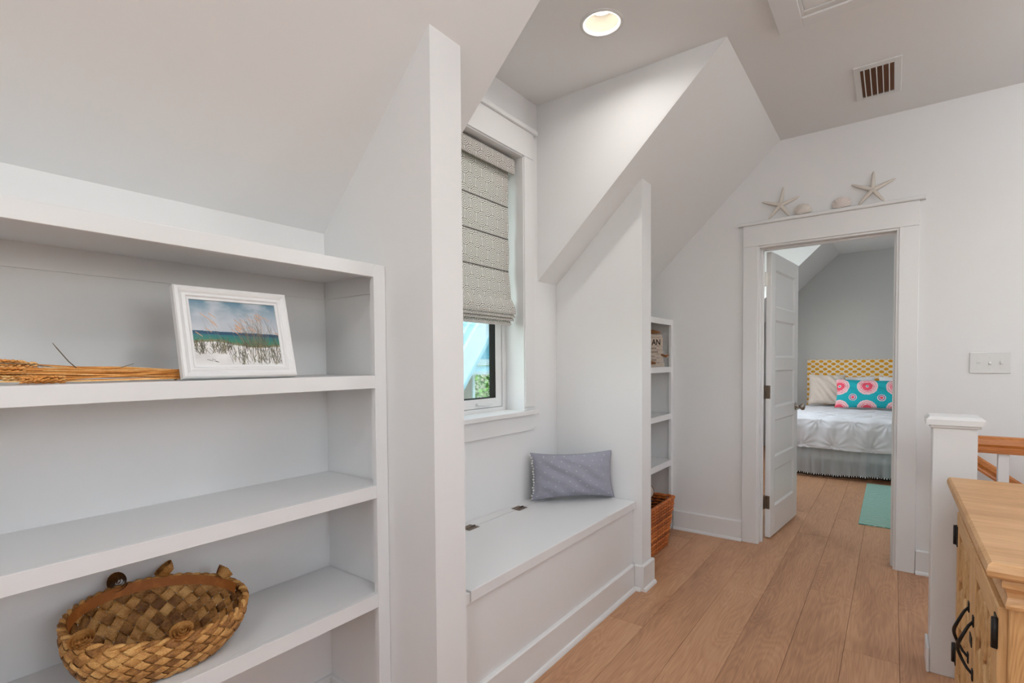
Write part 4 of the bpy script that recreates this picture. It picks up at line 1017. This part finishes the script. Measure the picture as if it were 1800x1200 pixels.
# ------------------------------------------------------------------ newel post, railing
nw = empty('newel_post', (.199, 2.722, 0), 'square white newel post with a stepped cap at the head of the stairs', 'newel post')
nx0, nx1, ny0, ny1 = .131, .266, 2.656, 2.790
m = MB(); m.box(nx0, nx1, ny0, ny1, 0, 1.000, .002); build('shaft', m, M['trim'], nw)
m = MB(); m.box(nx0-.010, nx1+.010, ny0-.010, ny1+.010, 1.000, 1.012, .003); build('cap_moulding', m, M['trim'], nw)
m = MB(); m.box(nx0-.022, nx1+.022, ny0-.022, ny1+.022, 1.012, 1.034); m.add([(nx0-.022, ny0-.022, 1.034), (nx1+.022, ny0-.022, 1.034), (nx1+.022, ny1+.022, 1.034), (nx0-.022, ny1+.022, 1.034), (nx0-.010, ny0-.010, 1.046), (nx1+.010, ny0-.010, 1.046), (nx1+.010, ny1+.010, 1.046), (nx0-.010, ny1+.010, 1.046)],
      [(0, 1, 5, 4), (1, 2, 6, 5), (2, 3, 7, 6), (3, 0, 4, 7), (4, 5, 6, 7)]); build('cap', m, M['trim'], nw)
m = MB(); m.box(nx0-.010, nx0-.0005, ny0-.004, ny1, 0, .10, .002); build('base_board', m, M['trim'], nw)
RY = 2.722
def rail_prof(h0, w): return [(-w*.5, h0), (w*.5, h0), (w*.5, h0+.010), (w*.42, h0+.016), (w*.42, h0+.024), (w*.5, h0+.034), (w*.46, h0+.054), (w*.25, h0+.063), (-w*.25, h0+.063), (-w*.46, h0+.054), (-w*.5, h0+.034), (-w*.42, h0+.024), (-w*.42, h0+.016), (-w*.5, h0+.010)]
gr = empty('stair_railing', (1.1, RY, 0), 'wooden handrail on white balusters beside the newel post', 'railing')
m = MB(); m.prism([(RY+p[0], p[1]) for p in rail_prof(.907, .062)], 'x', nx1+.0005, XR-.002); build('handrail', m, M['rail'], gr)
for k in range(17):
    x = .330+.105*k
    if x > XR-.06: break
    m = MB(); m.box(x, x+.032, RY-.016, RY+.016, .0, .906, .001); build('baluster', m, M['trim'], gr)
hr = empty('wall_handrail', (.9, 3.78, -.3), 'sloping wooden wall handrail going down the stairs behind the railing', 'handrail')
def sl(x): return .708-.745*(x-.376)
m = MB(); n = 14; prof = rail_prof(-.032, .056); vs = []
for x in (.215, 1.95): vs += [(x, 3.765+p[0], sl(x)+p[1]*1.25) for p in prof]
m.add(vs, [tuple(range(n))[::-1], tuple(range(n, 2*n))]+[(i, (i+1) % n, n+(i+1) % n, n+i) for i in range(n)]); build('handrail', m, M['rail'], hr)
for x in (.6, 1.6):
    m = MB(); m.tube([(x, YE0-.001, sl(x)-.09), (x, 3.80, sl(x)-.09), (x, 3.765, sl(x)-.04)], .008, 8); build('bracket', m, M['bronze'], hr)

# ------------------------------------------------------------------ rustic sideboard
sb = empty('sideboard', (.41, 1.97, 0), 'rustic pine sideboard with carved doors and black iron hardware', 'sideboard')
bx0, bx1, by0, by1 = .207, .62, 1.512, 2.445; TZ = .838
for px_ in (bx0, bx1-.045):
    for py_ in (by0, by1-.045):
        m = MB(); m.box(px_, px_+.045, py_, py_+.045, 0, .795, .002); build('corner_post', m, M['pine_v'], sb)
m = MB(); m.box(bx0+.018, bx1-.01, by0+.045, by1-.045, .07, .795); m.box(bx0+.045, bx1-.045, by0+.008, by1-.008, .07, .795); build('carcass', m, M['pine_v'], sb)
m = MB(); m.box(bx0+.001, bx1, by0+.002, by0+.010, .64, .795, .001); build('side_rail', m, M['pine_top'], sb)
m = MB(); m.box(bx0+.045, bx1-.045, by0+.002, by0+.010, .07, .16, .001); build('side_rail', m, M['pine_top'], sb)
tp = MB(); prof = [(0, -.032), (.007, -.033), (.012, -.028), (.014, -.018), (.011, -.006), (.004, 0)]
x0, x1, y0, y1 = .164, .655, 1.470, 2.482
vs = []
for (o, z) in [(-.02, -.032)]+[(p[0]-.014, p[1]) for p in prof]:
    for (x, y) in ((x0-o-.0, y0-o), (x1+o, y0-o), (x1+o, y1+o), (x0-o, y1+o)): vs.append((x, y, TZ+z))
nr = len(vs)//4
tp.add(vs, [(i*4+k, i*4+(k+1) % 4, (i+1)*4+(k+1) % 4, (i+1)*4+k) for i in range(nr-1) for k in range(4)]+[(3, 2, 1, 0), tuple((nr-1)*4+k for k in range(4))])
build('top', tp, M['pine_top'], sb)
# crown moulding under the top: profile (outset, z)
def crown(mb, prof):
    vs = []
    for (o, z) in prof:
        for (x, y) in ((bx0-o*.55, by0-o), (bx1+.004, by0-o), (bx1+.004, by1+o*.3), (bx0-o*.55, by1+o*.3)): vs.append((x, y, z))
    n = len(prof); mb.add(vs, [(i*4+k, i*4+(k+1) % 4, (i+1)*4+(k+1) % 4, (i+1)*4+k) for i in range(n-1) for k in range(4)]+[(3, 2, 1, 0), tuple((n-1)*4+k for k in range(4))]); return mb
build('crown_moulding', crown(MB(), [(.002, .733), (.014, .736), (.017, .744), (.012, .752), (.009, .760), (.012, .772), (.020, .782), (.030, .786), (.032, .796), (.026, .8055)]), M['pine_top'], sb)
def leaf_ring(mb, x, cy_, cz, a, b, t=.006, ang=0.0, d=.006):
    """raised lens-shaped outline on the plane X=x facing -X"""
    N = 20; ca, sa = math.cos(ang), math.sin(ang)
    def lens(sc_, tt):
        out = []
        for k in range(N):
            th = 2*PI*k/N; yy_ = a*sc_*math.cos(th)*abs(math.cos(th))**.0*(1-.35*abs(math.sin(th))**3); zz_ = b*sc_*math.sin(th)
            out.append((cy_+yy_*ca-zz_*sa, cz+yy_*sa+zz_*ca))
        return out
    o, i_ = lens(1, 0), lens(.70, 0); vs = []
    for pts, xx_ in ((o, x), (o, x-d*.6), (lens(.86, 0), x-d), (i_, x-d*.3), (i_, x)): vs += [(xx_, p[0], p[1]) for p in pts]
    fs = [(r*N+k, r*N+(k+1) % N, (r+1)*N+(k+1) % N, (r+1)*N+k) for r in range(4) for k in range(N)]
    mb.add(vs, fs, True)
for di, (a, b) in enumerate(((by0+.020, 1.975), (1.981, by1-.020))):
    dr = empty('door', (bx0, (a+b)/2, .10)); dr.parent = sb; dr.location = Vector((bx0, (a+b)/2, .10))-Vector(sb.location)
    z0, z1 = .10, .725; fw = .062; xd = bx0-.004
    for nm, args, mt in (('door_stile', (xd-.012, bx0+.01, a, a+fw, z0, z1), 'pine_v'), ('door_stile', (xd-.012, bx0+.01, b-fw, b, z0, z1), 'pine_v'), ('door_rail', (xd-.012, bx0+.01, a+fw, b-fw, z0, z0+fw), 'pine'), ('door_rail', (xd-.012, bx0+.01, a+fw, b-fw, z1-fw, z1), 'pine')):
        m = MB(); m.box(*args, .003); build(nm, m, M[mt], dr)
    m = MB(); m.box(xd, bx0+.008, a+fw, b-fw, z0+fw, z1-fw); build('carved_panel', m, M['pine_dark'], dr)
    wy = (b-a-2*fw); cyc = (a+b)/2
    for rz in range(3):
        for ry in range(3):
            m = MB(); leaf_ring(m, xd+.001, cyc+(ry-1)*wy*.33, z0+fw+.085+rz*.165, .040, .080, ang=(.0 if ry == 1 else .22*(1 if ry else -1)), d=.013); build('carved_leaf', m, M['pine_v'], dr)
    for rz in range(4):
        for ry in range(2):
            m = MB(); leaf_ring(m, xd+.001, cyc+(ry-.5)*wy*.33, z0+fw+.02+rz*.152, .016, .046, d=.009); build('carved_leaf', m, M['pine_v'], dr)
    hy = (b-.004) if di == 1 else (a+.004)
    for z in ((.21, .64) if di == 1 else (.20, .665)):
        m = MB(); m.tube([(xd-.016, hy, z-.034), (xd-.016, hy, z+.034)], .0065, 8); m.box(xd-.0145, xd-.0115, hy-(.03 if di else .004), hy+(.004 if di else .03), z-.036, z+.036, .0006); build('iron_hinge', m, M['iron'], dr)
    hy = a+.05 if di == 1 else b-.05; s_ = 1
    m = MB(); pts = []
    for k in range(15):
        t = k/14; pts.append((xd-.012-.034*math.sin(PI*t)**.7, hy+.026*math.sin(2*PI*t), .375+.155*t))
    m.tube(pts, [.0048-.0012*abs(2*k/14-1) for k in range(15)], 8)
    for z in (.375, .53): m.box(xd-.0155, xd-.0115, hy-.010, hy+.010, z-.016, z+.016, .002)
    build('iron_pull', m, M['iron'], dr)
m = MB(); m.box(bx0-.0185, bx0-.0155, 1.952, 1.998, .44, .47, .001); build('latch', m, M['iron'], sb)

# ------------------------------------------------------------------ bed in the bedroom
BX0, BX1, BY0, BY1 = -.965, .545, 6.455, 8.33
bed = empty('bed', ((BX0+BX1)/2, (BY0+BY1)/2, 0), 'bed with yellow dotted headboard and sheer skirt', 'bed')
m = MB(); m.box(BX0-.015, BX1+.015, 8.34, 8.415, .02, 1.288, .006); build('headboard', m, M['headboard'], bed)
m = MB(); m.box(BX0+.02, BX1-.02, BY0+.03, BY1, .20, .40, .01); build('box_spring', m, M['linen_white'], bed)
m = MB(); m.box(BX0+.02, BX1-.02, BY0+.03, BY1, .402, .64, .04); build('mattress', m, M['linen_white'], bed)
for x in (BX0+.08, BX1-.08):
    for y in (BY0+.12, BY1-.1): m = MB(); m.lathe([(.022, 0), (.03, .2)], (x, y, 0), 'z', 12); build('leg', m, M['dark'], bed)
m = MB()
def skirt(i, j):
    L = (BX1-BX0); tot = L+2*1.85; d = tot*i
    fold = .012*math.sin(d*62+2*math.sin(d*9))+.009*math.sin(d*27+1)+.005*math.sin(d*131); ff = (1-j)**.6; z = .055+.012*math.sin(d*5)*(1-j)+.33*j
    if d < 1.85: return (BX0-.005-fold*ff, BY0+1.85-d, z)
    if d < 1.85+L: return (BX0+d-1.85, BY0-.006-fold*ff, z)
    return (BX1+.005+fold*ff, BY0+d-1.85-L, z)
m.grid(skirt, 700, 8); sk_ = build('bed_skirt', m, M['sheer'], bed, fix=False)
for nm, mt, off in (('white_pompoms', 'pom_white', 0), ('black_pompoms', 'pom_black', .5)):
    m = MB()
    for k in range(75):
        d = 1.85+(BX1-BX0)*(k+off)/75; p = skirt(d/(BX1-BX0+3.7), 0); m.ball((p[0], p[1], p[2]-.006), .0085 if off == 0 else .010, 6, 4)
    tag(build(nm, m, M[mt], bed), kind='stuff')
m = MB()
def hemstrip(i, j):
    p = skirt((1.85+(BX1-BX0)*i)/(BX1-BX0+3.7), 0); return (p[0], p[1]+.004, p[2]-.022*j-.002)
m.grid(hemstrip, 400, 1); build('fringe_tape', m, M['pom_black'], bed, fix=False)
# ruched coverlet
cv_ = MB(); ctrs = [(-.96+.31*a+(.155 if b % 2 else 0), .12+.29*b) for a in range(7) for b in range(9)]
CT = np.array(ctrs)
LT = BY1-.02-(BY0-.01); DR = .31
def cov(i, j):
    # i across, j from headboard to foot hem
    x = BX0-.012+(BX1-BX0+.024)*i; s = j*(LT+DR)
    d = np.array([x, s-(LT-.10)*0])-CT*np.array([1, 1]); r = np.hypot(d[:, 0], d[:, 1]); th = np.arctan2(d[:, 1], d[:, 0])
    k = int(r.argmin()); rr = r[k]
    h = .006*math.exp(-(rr/.05)**2)*-.6+.0042*math.cos(13*th[k]+k)*math.exp(-(rr/.11)**2)*(1-math.exp(-(rr/.02)**2))*1.6+.006*min(1, rr/.15)
    h += .003*math.sin(37*x+11*s)+.002*math.sin(21*s-30*x)
    ed = min(i, 1-i)
    if s < LT:
        z = .664+h*min(1, (LT-s)/.05+.3); y = BY1-.02-s
        if LT-s < .06: z -= .035*(1-(LT-s)/.06)**2
        if ed < .03: z -= .05*(1-ed/.03)**2
        return (x, y, z)
    q = s-LT; return (x, BY0-.014-h*1.2-.02*min(1, q/.08)-.012*math.sin(x*9)*q/DR, .632-q+ .006*math.sin(x*7))
cv_.grid(cov, 150, 190)
for sgn, xe in ((-1, BX0-.012), (1, BX1+.012)):
    cv_.grid(lambda i, j: (xe+sgn*(.004+.02*min(1, j*3)+.008*math.sin(i*40)*j), BY1-.02-(LT+.03)*i, .625-.29*j), 60, 8, flip=sgn < 0)
cov_o = build('coverlet', cv_, M['coverlet'], None, fix=False); tag(cov_o, 'white ruched coverlet spread over the bed', 'bedspread')
def bed_pillow(name, label, w, h, t, loc, xdir, up, mat, seed, sub=None):
    e = empty(name, (0, 0, 0), label, 'pillow'); face_frame(e, xdir, up, loc)
    build('cover', pillow_mesh(w, h, t, .045, 36, .006, seed), M[mat], e, local=True, origin='none'); return e
bed_pillow('bed_pillow', 'white sleeping pillow against the headboard behind the cream pillow', .66, .38, .16, (-.52, 8.12, .692), (1, .02, 0), (0, .22, 1), 'linen_white', 5)
bed_pillow('bed_pillow.001', 'white sleeping pillow against the headboard behind the teal pillow', .66, .38, .16, (.18, 8.12, .692), (1, -.02, 0), (0, .22, 1), 'linen_white', 6)
bed_pillow('bed_pillow.002', 'cream square pillow between headboard and teal pillow', .42, .42, .15, (-.70, 7.88, .692), (1, .06, 0), (0.03, .32, 1), 'pillow_cream', 7)
bed_pillow('bed_pillow.003', 'teal lumbar pillow printed with pink medallions', .94, .37, .15, (-.12, 7.58, .684), (1, -.03, 0), (0, .32, 1), 'teal', 8)
# rug
rg = MB(); rg.box(-.205, .62, 4.765, 6.385, .0, .008, .003); ro = build('rug', rg, M['rug'], None); tag(ro, 'aqua rug with wavy pale stripes on the bedroom floor', 'rug')

# ------------------------------------------------------------------ unseen windows added to bring in daylight
for nm, lab, args in (('added_window_2', 'added unseen square window on the stair side wall', ('x', XR, -.10, 1.00, 1.30, 2.30)), ('added_window_3', 'added unseen square window in the wall behind the viewer', ('y', YB, -.05, .95, 1.2, 2.3)), ('added_window_5', 'added unseen window above the stairs', ('x', XR, 2.60, 3.50, 1.40, 2.30)), ('added_window_4', 'added unseen bedroom dormer window', ('x', XW-.1, 5.65, 6.85, 1.1, 2.35))):
    ax, f, a, b, z0, z1 = args
    e = empty(nm, (f if ax == 'x' else (a+b)/2, (a+b)/2 if ax == 'x' else f, z0), lab, 'window', kind='structure')
    mid = (a+b)/2
    for (p, q, r, t) in ((a, a+.05, z0, z1), (b-.05, b, z0, z1), (mid-.03, mid+.03, z0, z1), (a, b, z0, z0+.05), (a, b, z1-.05, z1)):
        m = MB()
        if ax == 'x': m.box(f+.0, f+.05, p, q, r, t)
        else: m.box(p, q, f-.05, f, r, t)
        build('bar', m, M['trim'], e)

# ------------------------------------------------------------------ outside the hall window: porch gable and trees
pr2 = empty('porch_roof', (-4.2, 5.0, .6), 'pale blue porch gable with white rake board outside the window', 'porch roof')
def rake(name, lo, hi, x0, x1, mat, ya=2.2, yb=6.6):
    m = MB(); L = lambda y, o: 1.05+1.22*(y-4.46)+o
    m.prism([(ya, L(ya, lo)), (yb, L(yb, lo)), (yb, L(yb, hi)), (ya, L(ya, hi))], 'x', x0, x1); build(name, m, M[mat], pr2)
rake('rake_board', 0.0, .43, -4.02, -3.97, 'porch_white'); rake('rake_trim', .0, .07, -3.97, -3.955, 'porch_blue')
rake('soffit_board', .43, .72, -4.06, -4.02, 'porch_blue'); rake('soffit_batten', .56, .60, -4.02, -4.005, 'porch_white'); rake('soffit_board', .74, 1.6, -4.06, -4.02, 'porch_teal')
for z0, z1, x, mt in ((1.33, 2.3, -4.62, 'porch_teal'), (1.245, 1.33, -4.55, 'porch_white'), (1.165, 1.235, -4.56, 'porch_blue'), (1.12, 1.165, -4.52, 'porch_white')):
    m = MB(); m.box(x-.05, x, 4.2, 7.5, z0, z1); build('beam', m, M[mt], pr2)
m = MB(); m.box(-4.70, -4.58, 5.265, 5.305, -3.0, 1.12); build('post', m, M['porch_white'], pr2)
m = MB(); m.box(-4.66, -4.60, 3.6, 5.26, -1.0, 1.12); build('side_screen', m, M['bark'], pr2)
tr_ = random.Random(11)
gd = MB(); gd.box(-40, XW-.6, -30, 45, -3.2, -3.0); struct('ground', gd, M['leaf2'], 'green lawn far below the window', 'ground')
TREES = ((-7.2, 9.0, 1.9, 'leafy green tree outside the window behind the porch post'), (-11.0, 13.2, 2.2, 'tall leafy tree outside the window farther behind the porch'), (-10.5, 5.2, 2.0, 'leafy tree outside the window beyond the low end of the rake board'),
         (-9.5, 1.0, 2.0, 'leafy tree standing alone on the lawn outside the window'), (-14.5, 8.8, 2.4, 'distant leafy tree between the two trees beyond the porch'))
for ti, (tx, ty, tr0, lab) in enumerate(TREES):
    T = empty('tree' if ti == 0 else 'tree.%03d' % ti, (tx, ty, -3), lab, 'tree')
    m = MB(); m.tube([(tx, ty, -3), (tx+.1, ty, -1), (tx-.1, ty+.1, .6), (tx+.05, ty, 1.6)], [.16, .13, .09, .04], 8); build('trunk', m, M['bark'], T)
    for mt in ('leaf1', 'leaf2'):
        m = MB()
        for k in range(2600):
            a = tr_.uniform(0, 2*PI); r = tr0*tr_.random()**.5; c = Vector((tx+r*math.cos(a), ty+r*math.sin(a), tr_.uniform(-1.2, 2.4)))
            d = Vector((tr_.gauss(0, 1), tr_.gauss(0, 1), tr_.gauss(0, 1))).normalized(); s_ = d.orthogonal().normalized(); L = tr_.uniform(.06, .12)
            m.add([c, c+d*L*.5+s_*L*.28, c+d*L, c+d*L*.5-s_*L*.28], [(0, 1, 2, 3)])
        tag(build('foliage', m, M[mt], T, fix=False), kind='stuff')
